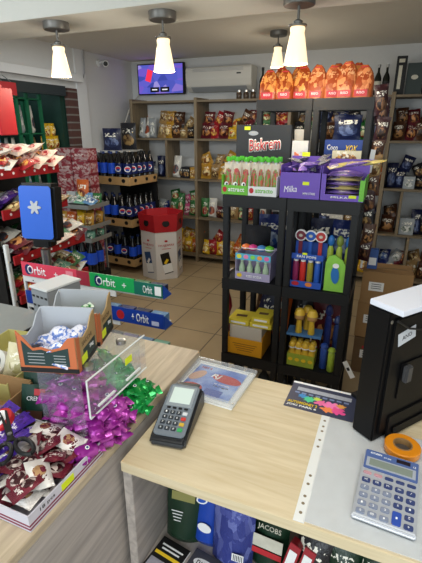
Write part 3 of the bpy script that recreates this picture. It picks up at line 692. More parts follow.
for zi, z in enumerate((.931, .796, .636)):
    for i in range(9):
        x = -1.2-.34+i*.083; pal = (('red', 'white', 'pink', 'gree', 'mint', 'white', 'gree', 'gree', 'navy'), ('blue', 'navy', 'lblu')*3, ('white', 'lblu', 'silv', 'blue', 'white', 'navy', 'purp', 'lblu', 'mint'))[zi][i]
        o = packet('gum_box', '%s gum carton, %s from the left, %s shelf of the gum rack' % (P[pal][0], ORD[i], ('top', 'middle', 'lowest')[zi]), 'carton', 'box', pal, (x, 1.42+.048, z), (.074, .07, (.035, .035, .05)[zi]), (0, 0, 0), GN)
# blue end flap cards
for z, n_ in ((.93, 'top'), (.79, 'middle'), (.63, 'lowest')):
    o = MB().prism([(0, 0), (.07, 0), (.012, .055), (0, .062)], 0, .003, Matrix(((0, 0, 1, 0), (1, 0, 0, 0), (0, 1, 0, 0), (0, 0, 0, 1)))).build('blue_side_card', M_blueP, t, loc=(.384, -.005, z))
t2 = None
# low tier strip of the rack with blister packs
s = strip(.10, .385, .625, .012, M_whitep, '', 0, 0)

# ============================================================ GREY WORKTOP, LEFT COUNTER
o = MB().box(-2.0, .30, .93, -1.04, 1.06, .97).box(-1.16, 1.06, .93, -1.04, 1.21, .97).build('worktop', mat('grey_worktop', '8f9391', .4, var=.06, bscale=40), bevel=.003); tag(o, 'pale grey worktop at the left edge of the counter', 'worktop')
t = thing('side_cabinet', 'dark cabinet carrying the pale grey worktop', 'cabinet', (-1.52, .7, 0))
MB().box(-.44, -.38, 0, .44, .32, .93).build('carcass', M_blackm, t)
t = thing('left_counter', 'grey oak counter block holding the sweets', 'counter', (-.75, .5, 0))
MB().box(-.283, -.8, .95, .28, .52, .97).build('worktop', M_oakY, t, .0015)
MB().box(-.283, -.8, 0, .28, .518, .95).build('side_panel', M_oakP, t, .0015)
MB().box(-.285, -.8, .951, -.279, .52, .985).build('edge_strip', M_blackm, t)
# slotted grey container
t = thing('slotted_container', 'grey container with dark slots and white lid behind the candy boxes', 'container', (-1.085, 1.11, .9705), math.radians(-10)); t.scale = (.6, 1.2, 1.1)
MB().box(-.08, -.06, 0, .075, .06, .085).build('body', mat('container_grey', '85888c', .5), t, .003)
MB().box(-.084, -.064, .085, .079, .064, .092).build('lid', mat('container_lid', 'd4d6d6', .45), t, .002)
for r_ in range(2):
    for c_ in range(4): quad('slot', .022, .007, M_black, t, (-.058+c_*.038, -.0605, .028+r_*.032), t=.0006)

# yellow open carton with tape roll and paper bag
t = thing('open_carton', 'pale yellow-green open carton left of the candy boxes', 'carton', (-.90, .715, .971), math.radians(8))
M_yc = mat('yellow_green_card', 'b8b070', .7, var=.12, bscale=20)
mb = MB().box(-.1, -.125, 0, .1, .125, .003)
mb.box(-.1, -.125, .003, -.097, .125, .055).box(.097, -.125, .003, .1, .125, .055).box(-.097, -.125, .003, .097, -.122, .05).box(-.097, .122, .003, .097, .125, .055)
mb.build('tray', M_yc, t)
o = MB().lathe([(.022, 0), (.036, 0), (.036, .045), (.022, .045), (.022, 0)], 28, cap=False, T=Matrix.Rotation(math.radians(50), 4, 'X')).build('paper_roll', mat('roll_white', 'c8c6be', .6), smooth=True)
o.location = (-.885, .69, 1.003); tag(o, 'pale paper roll with dark hole, in the yellow-green carton', 'roll')
o = MB().lathe([(.005, 0), (.021, .0), (.021, .042), (.005, .042)], 20, T=Matrix.Rotation(math.radians(50), 4, 'X')).build('roll_core', M_black, o, smooth=True)
packet('paper_bag', 'crumpled cream sweet bag between the paper roll and the candy box', 'bag', 'bag', 'tan', (-.815, .655, .99), (.08, .045, .10), (-.4, .2, .4), m=art('cream_bag', 'cfc6a2', 'e4dcc0', 'a8a070'), i=2)
# dark green sachet pouches leaning on the dispenser
M_dg = mat('dark_green_pouch', '16382c', .35, bump=.3, bscale=30)
for k, (x, y, z, rz, sc, lb) in enumerate(((-.655, .558, .972, .3, (.075, .03, .10), 'dark green coffee sachet pouch leaning left of the purple sweets, front one'), (-.70, .62, .972, .35, (.09, .03, .15), 'dark green coffee sachet pouch leaning left of the purple sweets, rear one'))):
    t = thing('coffee_pouch', lb, 'pouch', (x, y, z), (-.3, 0, rz), 'coffee sachet pouches')
    o = link('pouch_body', shaped('pouch', k, M_dg), t); o.scale = sc
    text('CREMA', sc[0]*.5, .009, M_white, t, (0, -.0115, sc[2]*.72), (PI/2-.08, 0, 0), ext=.0006)
    quad('red_patch', sc[0]*.34, .014, M_red, t, (.01, -.0095, sc[2]*.86), (PI/2-.08, 0, 0), t=.001)
    quad('cup_picture', sc[0]*.5, .028, mat('coffee_cup_print', '4a2c1c', .5), t, (0, -.0155, sc[2]*.32), (PI/2-.08, 0, 0), t=.001)
# brown open box behind the chocolate carton
t = thing('brown_box', 'brown cardboard box behind the purple chocolates', 'box', (-.79, .56, .971), math.radians(6))
MB().box(-.08, -.05, 0, .08, .05, .003).box(-.08, -.05, .003, -.077, .05, .07).box(.077, -.05, .003, .08, .05, .07).box(-.077, -.05, .003, .077, -.047, .06).box(-.077, .047, .003, .077, .05, .075).build('carton_walls', M_card, t)

# ---------- acrylic dispenser with purple and green sweets
DX0, DX1, DY0, DY1 = -.615, -.495, .545, .755
t = thing('acrylic_dispenser', 'clear acrylic sweet dispenser under the two candy boxes', 'dispenser', (0, 0, .971))
e = .003
mb = MB(); H_ = .17
mb.box(DX0, DY0, 0, DX0+e, DY1, H_).box(DX0, DY0, 0, DX1-.01, DY0+e, H_).box(DX0, DY1-e, 0, DX1-.01, DY1, H_).box(DX0, .65, 0, DX1-.01, .653, H_)
mb.build('clear_walls', M_acr, t)
MB().box(DX0, DY0, H_, DX1+.005, DY1, H_+e).build('clear_top', M_acr, t)
fp = MB().box(0, DY0, 0, e, DY1, .085).build('front_flap', M_acr, t, loc=(DX1+.002, 0, H_-.083), rot=(0, 0, 0))
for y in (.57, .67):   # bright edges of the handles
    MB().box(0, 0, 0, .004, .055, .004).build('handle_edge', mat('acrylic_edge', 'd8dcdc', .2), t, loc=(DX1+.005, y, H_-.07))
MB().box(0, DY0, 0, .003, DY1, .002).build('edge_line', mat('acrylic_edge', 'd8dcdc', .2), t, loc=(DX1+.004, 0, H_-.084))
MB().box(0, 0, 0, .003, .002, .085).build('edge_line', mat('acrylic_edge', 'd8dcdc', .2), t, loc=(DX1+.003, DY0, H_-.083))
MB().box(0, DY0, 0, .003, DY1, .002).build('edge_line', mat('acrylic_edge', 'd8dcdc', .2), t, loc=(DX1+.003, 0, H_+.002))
quad('price_tag', .026, .016, M_tag, t, (DX1+.0055, .685, H_-.025), (PI/2, 0, PI/2))
for y in (.585, .70):
    MB().lathe([(.011, H_+e), (.011, H_+.012), (.007, H_+.013)], 16, Matrix.Translation((DX1-.022, y, 0))).build('knob', M_steel, t, smooth=True)
# wrapped sweets
def wrapped(seed, L_=.036, r=.011):
    """sweet in a fin-sealed wrapper with two fanned ends"""
    rnd = random.Random(seed); vs = []; fs = []; n = 10
    prof = [(-1.55, .95, .12), (-1.15, .75, .15), (-1.0, .42, .42), (-.85, .9, .85), (-.4, 1, 1), (.4, 1, 1), (.85, .9, .85), (1.0, .42, .42), (1.15, .75, .15), (1.55, .95, .12)]
    for k, (u, a, b_) in enumerate(prof):
        for i in range(n):
            th = 2*PI*i/n; w_ = 1+.12*noise.noise(Vector((u*3, th, seed*3.1)))
            vs.append((u*L_/2, r*a*1.15*w_*math.cos(th), r*b_*w_*math.sin(th)))
    for k in range(len(prof)-1):
        for i in range(n):
            j = (i+1) % n; fs.append((k*n+i, k*n+j, (k+1)*n+j, (k+1)*n+i))
    fs.append(tuple(range(n))); fs.append(tuple((len(prof)-1)*n+i for i in range(n)))
    return MB().add(vs, fs)
def shiny(key, c1, c2, scale=60, rough=.22, metal=.35):
    if key in _m: return _m[key]
    m = mat(key, c1, rough, metal=metal, bump=.6, bscale=90)
    nt = m.node_tree; b = nt.nodes['Principled BSDF']; tc = nt.nodes.new('ShaderNodeTexCoord'); n = nt.nodes.new('ShaderNodeTexNoise'); n.inputs['Scale'].default_value = scale
    r = nt.nodes.new('ShaderNodeValToRGB'); r.color_ramp.elements[0].position = .48; r.color_ramp.elements[1].position = .56; r.color_ramp.elements[0].color = lin(c1); r.color_ramp.elements[1].color = lin(c2)
    nt.links.new(tc.outputs['Object'], n.inputs[0]); nt.links.new(n.outputs['Fac'], r.inputs[0]); nt.links.new(r.outputs[0], b.inputs['Base Color'])
    return m
M_mag = shiny('magenta_wrapper', '8c2488', 'b04ca6', 30); M_grn = shiny('green_wrapper', '148a3c', '2aa858', 30)
M_whb = shiny('white_blue_wrapper', 'e4e4f0', '6a86c8', 110, metal=.1); M_wgr = shiny('white_green_wrapper', 'd8e8d4', '2e8a3c', 90, metal=.1)
def proto_sweet(name, m, L_, r, badge=None):
    ms = [wrapped(s, L_, r).mesh('sweet', m, smooth=True) for s in (1, 2, 3)]
    return ms
SM = {'mag': proto_sweet('s', M_mag, .050, .0135), 'grn': proto_sweet('s', M_grn, .048, .013), 'whb': proto_sweet('s', M_whb, .040, .0155), 'wgr': proto_sweet('s', M_wgr, .034, .009)}
badge_me = MB().prism([(.0042*math.cos(2*PI*i/12), .0042*math.sin(2*PI*i/12)) for i in range(12)], 0, .0006).mesh('badge', M_white)
badge_in = MB().prism([(.0026*math.cos(2*PI*i/12), .0026*math.sin(2*PI*i/12)) for i in range(12)], 0, .0004).mesh('badge', mat('badge_blue', '2a3c7c', .4))
def sweets(key, label, group, pts, badge=False):
    for k, (x, y, z) in enumerate(pts):
        t = link('wrapped_sweet', SM[key][k % 3], None, (x, y, z), (random.uniform(-.5, .5), random.uniform(-.45, .45), random.uniform(0, PI)))
        tag(t, label, 'sweet', group)
        if badge:
            b1 = link('round_badge', badge_me, t, (0, 0, .0138)); link('round_badge_centre', badge_in, b1, (0, 0, .0007))
def pile(x0, x1, y0, y1, z0, hfun, n, step):
    pts = []; tries = 0
    z = z0
    while len(pts) < n and tries < n*60:
        tries += 1
        x = random.uniform(x0, x1); y = random.uniform(y0, y1); hh = hfun(x, y)
        zz = z0+random.uniform(0, 1)**.6*hh
        if all((x-a)**2+(y-b_)**2+((zz-c_)*1.6)**2 > step**2 for a, b_, c_ in pts): pts.append((x, y, zz))
    return pts
hf = lambda x, y: max(.0, min(.115, (-x-.475)*.95+.02)) 
sweets('mag', 'magenta foil-wrapped sweet with round badge in the clear dispenser', 'magenta sweets in the dispenser', pile(-.595, -.482, .56, .64, .985, hf, 95, .0185)+pile(-.50, -.481, .515, .56, .985, lambda x, y: .02, 7, .023), True)
sweets('grn', 'green foil-wrapped sweet with round badge in the clear dispenser', 'green sweets in the dispenser', pile(-.595, -.482, .665, .745, .985, lambda x, y: hf(x, y)*.8, 66, .019), True)

# ---------- candy display cartons on top of the dispenser
def candy_carton(label, loc, rot, W, D, Hf, Hb, key, lbl, grp, n):
    """tray with high back and sides dipping to the front (front = -y)"""
    t = thing('candy_box', label, 'carton', loc, rot)
    e = .0025
    M_in = mat('carton_inside', 'a9adb4', .6); M_or_ = mat('orange_card', 'b8643c', .55); M_kr = mat('kraft_card', 'a58a60', .6)
    MB().box(-W/2, -D/2, 0, W/2, D/2, .003).build('base', M_or_, t)
    def wall(name, pts, T, m): return MB().prism(pts, 0, e, T).build(name, m, t)
    # front (-y) wall: wavy dip
    fr = [(-W/2, .003), (W/2, .003), (W/2, Hf*1.02), (W*.36, Hf*.98), (W*.22, Hf*.72), (W*.05, Hf*.64), (-W*.1, Hf*.72), (-W*.25, Hf*.68), (-W*.38, Hf*.95), (-W/2, Hf*1.15)]
    wf = wall('front_wall', fr, Matrix.Translation((0, -D/2+e, 0)) @ Matrix.Rotation(PI/2, 4, 'X'), M_or_)
    # dark print on it
    MB().prism([(-W*.42, Hf*.2), (W*.36, Hf*.2), (W*.36, Hf*.72), (W*.22, Hf*.66), (W*.05, Hf*.58), (-W*.1, Hf*.66), (-W*.25, Hf*.62), (-W*.42, Hf*.9)], 0, .0006, Matrix.Translation((0, -D/2, 0)) @ Matrix.Rotation(PI/2, 4, 'X')).build('dark_print', mat('dark_teal_print', '1c3434', .5), wf)
    for k in range(4): quad('print_line', W*.28, .0016, M_greyp, wf, (-W*.2, -D/2-.0007, Hf*(.28+k*.09)), t=.0003)
    for k in range(4): quad('print_line', W*.2, .0016, M_greyp, wf, (W*.2, -D/2-.0007, Hf*(.26+k*.08)), t=.0003)
    quad('dark_foot', W, .010, M_black, wf, (0, -D/2, .006), t=.0006)
    # right wall (+x) kraft with dark curve
    sd = [(-D/2, .003), (D/2, .003), (D/2, Hb), (D*.30, Hb*.92), (D*.12, Hf*.88), (-D*.15, Hf*.80), (-D/2, Hf*1.02)]
    TR = Matrix.Translation((W/2-e, 0, 0)) @ Matrix(((0, 0, 1, 0), (1, 0, 0, 0), (0, 1, 0, 0), (0, 0, 0, 1)))
    wr_ = wall('side_wall', sd, TR, M_kr)
    quad('orange_edge', .014, Hf*.95, M_or_, wr_, (W/2, -D/2+.008, Hf*.49), (PI/2, 0, PI/2))
    text('SACCHI', D*.5, .009, mat('brown_print', '5a4630', .5), wr_, (W/2+.0003, 0, Hf*.66), (PI/2, 0, PI/2))
    quad('dark_label', D*.62, Hf*.34, mat('dark_teal_print', '1c3434', .5), wr_, (W/2, .01, Hf*.32), (PI/2, 0, PI/2), .0005)
    text('3kg', D*.2, .010, M_white, wr_, (W/2+.0008, .02, Hf*.36), (PI/2, 0, PI/2))
    quad('price_tag', D*.26, .017, M_tag, wr_, (W/2+.001, -D*.2, Hf*.25), (PI/2, 0, PI/2))
    quad('dark_foot', D, .010, M_black, wr_, (W/2, 0, .006), (PI/2, 0, PI/2), .0006)
    wall('side_wall', sd, Matrix.Translation((-W+e, 0, 0)) @ TR, M_in)
    wall('back_wall', [(-W/2, .003), (W/2, .003), (W/2, Hb), (W*.42, Hb*1.02), (-W*.42, Hb*1.02), (-W/2, Hb)], Matrix.Translation((0, D/2, 0)) @ Matrix.Rotation(PI/2, 4, 'X'), M_in)
    Rz = Matrix.Translation(loc) @ Matrix.Rotation(rot, 4, 'Z')
    pts = pile(-W/2+.028, W/2-.030, -D/2+.024, D/2-.024, .014, lambda x, y: Hf*.42+.35*y-.3*abs(x), n, .020 if key == 'wgr' else .027)
    sweets(key, lbl, grp, [tuple(Rz @ Vector(p)) for p in pts])
    return t
candy_carton('front orange and kraft candy box holding blue-and-white wrapped sweets', (-.589, .590, 1.146), math.radians(18), .118, .105, .078, .095, 'whb', 'white and blue wrapped sweet in the front candy box', 'white and blue sweets', 13)
candy_carton('rear orange and kraft candy box holding green-and-white wrapped sweets', (-.622, .692, 1.146), math.radians(18), .125, .095, .078, .095, 'wgr', 'green and white wrapped sweet in the rear candy box', 'green and white sweets', 34)

# ---------- chocolate carton at the front
t = thing('chocolate_carton', 'low white carton with two burgundy stripes full of chocolates', 'carton', (-.625, .455, .971), 0)
W, D, hh = .30, .195, .034
M_wc = mat('pale_carton', 'c9c6d0', .6)
MB().box(-W/2, -D/2, 0, W/2, D/2, .002).build('base', M_wc, t)
f = MB().box(-W/2, -D/2, .002, W/2, -D/2+.002, hh).build('front_wall', M_wc, t)
r = MB().box(W/2-.002, -D/2+.002, .002, W/2, D/2, hh).build('right_wall', M_wc, t)
MB().box(-W/2, -D/2+.002, .002, -W/2+.002, D/2, hh).build('left_wall', M_wc, t); MB().box(-W/2+.002, D/2-.002, .002, W/2-.002, D/2, hh).build('back_wall', M_wc, t)
M_bur = mat('burgundy_print', '7c2440', .5)
for z in (.006, .013):
    quad('burgundy_stripe', W, .003, M_bur, f, (0, -D/2, z)); quad('burgundy_stripe', D, .003, M_bur, r, (W/2, 0, z), (PI/2, 0, PI/2))
text('18 pcs', .035, .009, M_black, r, (W/2+.0002, -.055, .024), (PI/2, 0, PI/2))
quad('price_tag', .032, .014, M_tag, r, (W/2+.0004, -.005, .022), (PI/2, 0, PI/2))
def chocs(n, pals, x0, x1, y0, y1, z0, h, lbls, g, size=(.044, .016, .056)):
    pts = pile(x0, x1, y0, y1, z0, h, n, .027)
    for k, p in enumerate(pts):
        q = random.randrange(len(pals))
        rt = (-PI/2+random.uniform(-.4, .4), random.uniform(-.4, .4), random.uniform(-PI, PI))
        pc = Vector(p)-Euler(rt).to_matrix() @ Vector((0, 0, size[2]*.5))
        packet('wrapped_chocolate', lbls[q], 'chocolate', 'bag', None, pc, size, rt, g[q], m=pals[q])
M_fo1 = art('foil_white', 'e4e0dc', '6c1830', 'b08a60', band='5c1424', rough=.25, metal=.45, pic=(.5, .45, .3, .22), pscale=14)
M_fo2 = art('foil_burgundy', '6a1428', 'd8c8c0', '3a0c14', band='e0d8d0', rough=.25, metal=.3)
M_fo3 = art('foil_purple', '4c28a0', '6a3cc0', '2c1860', band='e8e4f4', rough=.28, metal=.2)
M_fo4 = art('foil_silver', 'b4b0ac', '4a4244', '8c8480', band='3a2c2c', rough=.25, metal=.5, pic=(.5, .45, .3, .2))
chocs(52, [M_fo1, M_fo2, M_fo4, M_fo1, M_fo2], -.605, -.506, .387, .525, .990, lambda x, y: .036,
      ['white foil chocolate with burgundy print in the striped carton', 'burgundy foil chocolate in the striped carton', 'silver foil chocolate in the striped carton', 'white foil chocolate with burgundy print in the striped carton', 'burgundy foil chocolate in the striped carton'],
      ['white foil chocolates', 'burgundy chocolates', 'silver chocolates', 'white foil chocolates', 'burgundy chocolates'])
chocs(44, [M_fo3], -.745, -.585, .40, .515, .985, lambda x, y: .05 if x < -.60 else .035, ['violet wrapped chocolate bar left of the white foil chocolates'], ['violet chocolates'], (.035, .015, .065))
# scissors lying on the chocolates
t = thing('scissors', 'black-handled scissors lying on the violet chocolates', 'scissors', (-.605, .452, 1.052), (0, 0, math.radians(-35)))
def ring(cx, cy, rx, ry, r, rot):
    pts = []
    for i in range(25):
        a = 2*PI*i/24; x, y = rx*math.cos(a), ry*math.sin(a); pts.append((cx+x*math.cos(rot)-y*math.sin(rot), cy+x*math.sin(rot)+y*math.cos(rot), 0))
    return pts
MB().tube(ring(.045, -.017, .026, .013, .004, -.25), .0042).build('handle', M_blackp, t, smooth=True)
MB().tube(ring(.045, .018, .026, .013, .004, .25), .0042).build('handle', M_blackp, t, smooth=True)
MB().prism([(.02, .010), (.0, .003), (-.085, -.006), (-.085, -.008), (0, -.006), (.02, -.002)], 0, .002).build('blade', M_blackm, t, .0005)
MB().prism([(.02, -.010), (.0, -.003), (-.085, .002), (-.08, .006), (0, .006), (.02, .002)], .002, .004).build('blade', M_blackm, t, .0005)
MB().lathe([(.004, -.001), (.004, .006)], 12).build('pivot', M_steel, t)
# red rolled tape
t = thing('sticker_roll', 'red and white round tin at the left edge on the chocolates', 'tin', (-.672, .488, 1.03), (.35, -.2, 0)); t.scale = (.8, .8, .8)
MB().lathe([(.034, 0), (.038, .004), (.038, .018), (.034, .02)], 32).build('red_rim', M_red, t, smooth=True)
MB().lathe([(.028, .02), (.028, .0212)], 32).build('white_face', M_white, t, smooth=True)
quad('dark_mark', .03, .014, M_black, t, (.002, 0, .0212), (0, 0, .2)); quad('cream_mark', .012, .01, M_cream, t, (.002, 0, .022), (0, 0, .2))

# ============================================================ RIGHT COUNTER (till desk)
t = thing('till_counter', 'light oak open-fronted till counter in the foreground', 'counter', (0, 0, 0))
CT = .935
MB().box(-.455, .58, CT-.026, .75, 1.0, CT).build('worktop', M_oak, t, .0012)
MB().box(.04, 1.0, CT-.026, .75, 1.35, CT).build('worktop_wing', M_oak, t, .0012)
MB().box(-.455, .585, 0, -.433, .995, CT-.026).build('side_panel', M_oakP, t, .001)
MB().box(.70, .585, 0, .722, .995, CT-.026).build('side_panel', M_oakP, t, .001)
MB().box(-.433, .975, 0, .70, .993, CT-.026).build('back_panel', M_oakP, t)
MB().box(-.433, .60, .60, .70, .975, .618).build('shelf', M_oakP, t, .001)
MB().box(-.433, .60, .10, .70, .975, .118).build('shelf', M_oakP, t, .001)

# ---------- goods on the cabinet shelf
SZc = .6185
def pouch_item(label, x, y, w_, h_, d_, m, rz=0, name='coffee_pouch', k=0, cat='pouch', tl=-.12):
    t = thing(name, label, cat, (x, y, SZc), (tl, 0, rz)); o = link('pouch_body', shaped('pouch', k, m), t); o.scale = (w_, d_, h_)
    return t
t = pouch_item('dark green pouch at the left end of the counter shelf', -.375, .70, .085, .185, .05, mat('deep_green_foil', '14301f', .4, bump=.3, bscale=40), .1, k=0)
quad('gold_panel', .06, .022, mat('dull_gold', '8c8850', .4), t, (.005, -.0165, .135), (PI/2-.12, 0, 0), .001)
for k in range(4): quad('print_line', .03-.004*k, .002, M_white, t, (-.008, -.0225, .095-.009*k), (PI/2-.1, 0, 0), .0008)
t = pouch_item('blue coffee pouch with white emblem beside the dark green pouch', -.318, .715, .075, .18, .05, mat('royal_blue_foil', '1c44a8', .3, bump=.3, bscale=40), -.05, k=1)
ellip('emblem_ring', .014, .010, M_white, t, (-.008, -.018, .13), (PI/2-.12, 0, .3), .001); ellip('emblem_core', .010, .006, M_blueP, t, (-.008, -.0192, .13), (PI/2-.12, 0, .3), .001)
quad('gold_corner', .02, .02, M_yel, t, (.015, -.0155, .16), (PI/2-.12, 0, 0), .001); ellip('cup_picture', .018, .012, M_white, t, (.005, -.0245, .06), (PI/2-.1, 0, 0), .001)
dots = art('blue_dotted_foil', '27306e', '6a74b8', '343f8a', band='4a54a0', rough=.3, metal=.2, pic=(.5, .5, .6, .55), pscale=30)
t = pouch_item('large blue-violet speckled pouch in the middle of the counter shelf', -.238, .69, .10, .195, .06, dots, .05, k=2)
quad('barcode_label', .028, .018, M_white, t, (.02, -.030, .045), (PI/2-.1, 0, 0), .001)
for k in range(6): quad('barcode_bar', .0018, .014, M_black, t, (.0105+k*.004, -.0312, .045), (PI/2-.1, 0, 0), .0006)
t = pouch_item('dark green coffee pouch behind the red cartons on the counter shelf', -.155, .715, .085, .17, .06, mat('deep_green_foil', '1c4030', .4), -.05, k=3)
text('JACOBS', .055, .016, M_cream, t, (0, -.022, .12), (PI/2-.12, 0, 0), ext=.001); quad('cream_band', .07, .03, M_cream, t, (0, -.027, .085), (PI/2-.1, 0, 0), .001); quad('red_band', .07, .014, M_red, t, (0, -.030, .06), (PI/2-.1, 0, 0), .001)
for k, x in enumerate((-.115, -.083)):
    t = thing('red_packet', '%s slim red carton with white label on the counter shelf' % ('left', 'right')[k], 'carton', (x, .665, SZc), (-.35, .15, -.2), 'slim red cartons')
    MB().box(-.013, -.02, .004, .013, .01, .13).build('carton_body', mat('crimson_card', '9c1c28', .4), t, .001); quad('label_patch', .018, .05, M_white, t, (0, -.0202, .09))
film = [clear('crinkled_film', (.9, .92, .92), .12)]
for k, (x, pal, w_) in enumerate(((-.055, 'dark', .09), (.01, 'dgrn', .08), (.075, 'dgrn', .09), (.15, 'dark', .09), (.22, 'silv', .09), (.30, 'dgrn', .10))):
    packet('snack_bag', '%s plastic bag on the counter shelf, %s to the right of the red cartons' % (P[pal][0], ORD[k]), 'bag', 'bag', pal, (x, .70, SZc), (w_, .06, .17), (-.12, 0, random.uniform(-.3, .3)), 'bags on the counter shelf')
    packet('snack_bag', 'rear %s bag on the counter shelf, %s from the left of the back row' % (P[('dgrn', 'dark', 'dark', 'dgrn', 'brow', 'dark')[k]][0], ORD[k]), 'bag', 'bag', ('dgrn', 'dark', 'dark', 'dgrn', 'brow', 'dark')[k], (x+.03, .80, SZc), (w_, .06, .19), (-.05, 0, random.uniform(-.3, .3)), 'bags on the counter shelf')
# leaflets/coffee sachets lying at the shelf front
def booklet(label, x, y, rz, cover, tx, accents, z=SZc):
    t = thing('booklet', label, 'booklet', (x, y, z), (math.radians(0), 0, rz))
    MB().box(-.04, -.05, 0, .04, .05, .006).build('pages', M_white, t, .0008); c = quad('cover', .08, .10, cover, t, (0, 0, .006), (0, 0, 0), .0008)
    if tx:
        ellip('oval_badge', .03, .013, M_white, c, (0, .02, .0008), (0, 0, 0)); text(tx, .042, .011, M_black, c, (0, .02, .0015), (0, 0, 0))
    for (ax, ay, aw, ah, m) in accents: quad('cover_print', aw, ah, m, c, (ax, ay, .0008), (0, 0, 0))
    return t
M_grc = mat('cover_grey', '44444c', .4)
booklet('black and yellow booklet at the left end of the counter shelf', -.385, .625, -.15, M_black, '', [(0, .032, .06, .004, M_white), (0, .022, .05, .004, M_white), (0, .008, .07, .008, M_yel), (0, -.025, .07, .035, mat('photo_grey', '8c8a94', .5, var=.4, bscale=80))])
booklet('grey booklet with white oval badge on the counter shelf, left one', -.295, .628, -.15, M_grc, 'nuvo', [(0, -.02, .07, .04, mat('photo_violet', '8a7cb4', .5, var=.4, bscale=90))])
booklet('grey booklet with white oval badge on the counter shelf, right one', -.205, .622, -.15, M_grc, 'nuvo', [(0, -.02, .07, .04, mat('photo_violet', '8a7cb4', .5, var=.4, bscale=90))])

# ---------- card terminal
t = thing('card_terminal', 'black and grey card payment terminal lying on the oak counter', 'card terminal', (-.397, .738, CT), math.radians(9))
pf = [(-.085, 0), (.085, 0), (.088, .038), (.075, .056), (.03, .052), (-.075, .022), (-.088, .012)]
MB().prism(pf, -.042, .042, Tm).build('housing', mat('terminal_black', '1c1e22', .35), t, .006, seg=3)
# top shell follows the sloping face
sl = math.atan2(.052-.022, .105)
F = bpy.data.objects.new('face_panel', MB().prism(rrect(.074, .146, .010), 0, .004).mesh('face_panel', mat('terminal_grey', '6f7780', .4), .001)); C.objects.link(F); F.parent = t; F.location = (0, -.005, .0425); F.rotation_euler = (sl, 0, 0)
quad('screen_bezel', .062, .060, mat('bezel_grey', '8c949a', .35), F, (0, .036, .004), (0, 0, 0), .0012)
quad('screen', .050, .046, mat('lcd_pale', 'c4d2cc', .25, emit=.12), F, (0, .038, .0052), (0, 0, 0), .0006)
for k in range(4): quad('soft_key', .009, .005, M_black, F, (-.021+k*.014, .001, .004), (0, 0, 0), .002, .0006)
M_key = mat('key_dark', '33383e', .4)
for r_ in range(4):
    for c_ in range(4):
        mk = M_key
        if c_ == 3: mk = (mat('key_white', 'c8ccd0', .4), mat('key_red', 'c03a34', .4), mat('key_yellow', 'c8a43c', .4), mat('key_green', '3ca05c', .4))[r_]
        kx = quad('key', .0115, .009, mk, F, (-.0225+c_*.015, -.012-r_*.0145, .004), (0, 0, 0), .003, .001)
        if c_ < 3: text('123456789*0#'[r_*3+c_], .003, .005, M_white, kx, (0, 0, .003), (0, 0, 0), ext=.0003)
MB().box(-.03, -.005, 0, .03, .012, .004).build('printer_lid', mat('terminal_black', '1c1e22', .35), t, .001, loc=(0, .075, .054))

# ---------- money tray with advert
t = thing('money_tray', 'clear acrylic money tray with blue and red advert', 'money tray', (-.385, .925, CT), math.radians(-3))
MB().box(-.092, -.088, 0, .092, .088, .006).build('advert_backing', M_white, t, .001)
ad = bpy.data.materials.new('advert_print'); ad.use_nodes = True; nt = ad.node_tree; b = nt.nodes['Principled BSDF']; tc = nt.nodes.new('ShaderNodeTexCoord'); n = nt.nodes.new('ShaderNodeTexNoise'); n.inputs['Scale'].default_value = 2.2
rp = nt.nodes.new('ShaderNodeValToRGB'); rp.color_ramp.elements[0].position = .4; rp.color_ramp.elements[0].color = lin('4c78cc'); rp.color_ramp.elements[1].position = .62; rp.color_ramp.elements[1].color = lin('a8c0e8'); e_ = rp.color_ramp.elements.new(.5); e_.color = lin('7c9cdc')
nt.links.new(tc.outputs['Generated'], n.inputs[0]); nt.links.new(n.outputs['Fac'], rp.inputs[0]); nt.links.new(rp.outputs[0], b.inputs['Base Color']); b.inputs['Roughness'].default_value = .3
a = quad('advert', .148, .140, ad, t, (0, 0, .006), (0, 0, 0), .0006)
ellip('red_blob', .044, .019, M_red, a, (.030, .022, .0006), (0, 0, -.1)); text('RJ', .030, .024, M_white, a, (-.002, .024, .0014), (0, 0, 0), shear=.2, bold=.02)
ellip('red_blob', .030, .018, M_red, a, (-.044, -.045, .0006), (0, 0, 0)); text('RED', .025, .010, M_white, a, (-.044, -.048, .0014), (0, 0, 0))
text('NET 5', .032, .010, M_red, a, (-.046, .055, .0008), (0, 0, 0), bold=.02); text('ai banda', .045, .007, M_white, a, (.028, -.006, .0008), (0, 0, 0)); text('larga', .045, .008, M_black, a, (.030, -.018, .0008), (0, 0, 0))
quad('navy_area', .05, .03, mat('advert_navy', '3c5cb0', .4), a, (.02, -.050, .0006), (0, 0, 0))
ellip('hand_picture', .016, .03, mat('skin_print', 'd4ac98', .5), a, (-.055, .012, .0005), (0, 0, -.5))
# raised clear rim
mb = MB()
for (x0, y0, x1, y1) in ((-.095, -.091, .095, -.076), (-.095, .076, .095, .091), (-.095, -.076, -.078, .076), (.078, -.076, .095, .076)): mb.box(x0, y0, .0062, x1, y1, .018)
mb.build('clear_rim', clear('rim_acrylic', (.95, .96, .96), .15), t, .002)
MB().box(-.078, -.076, .0075, .078, .076, .0085).build('clear_plate', M_film, t)

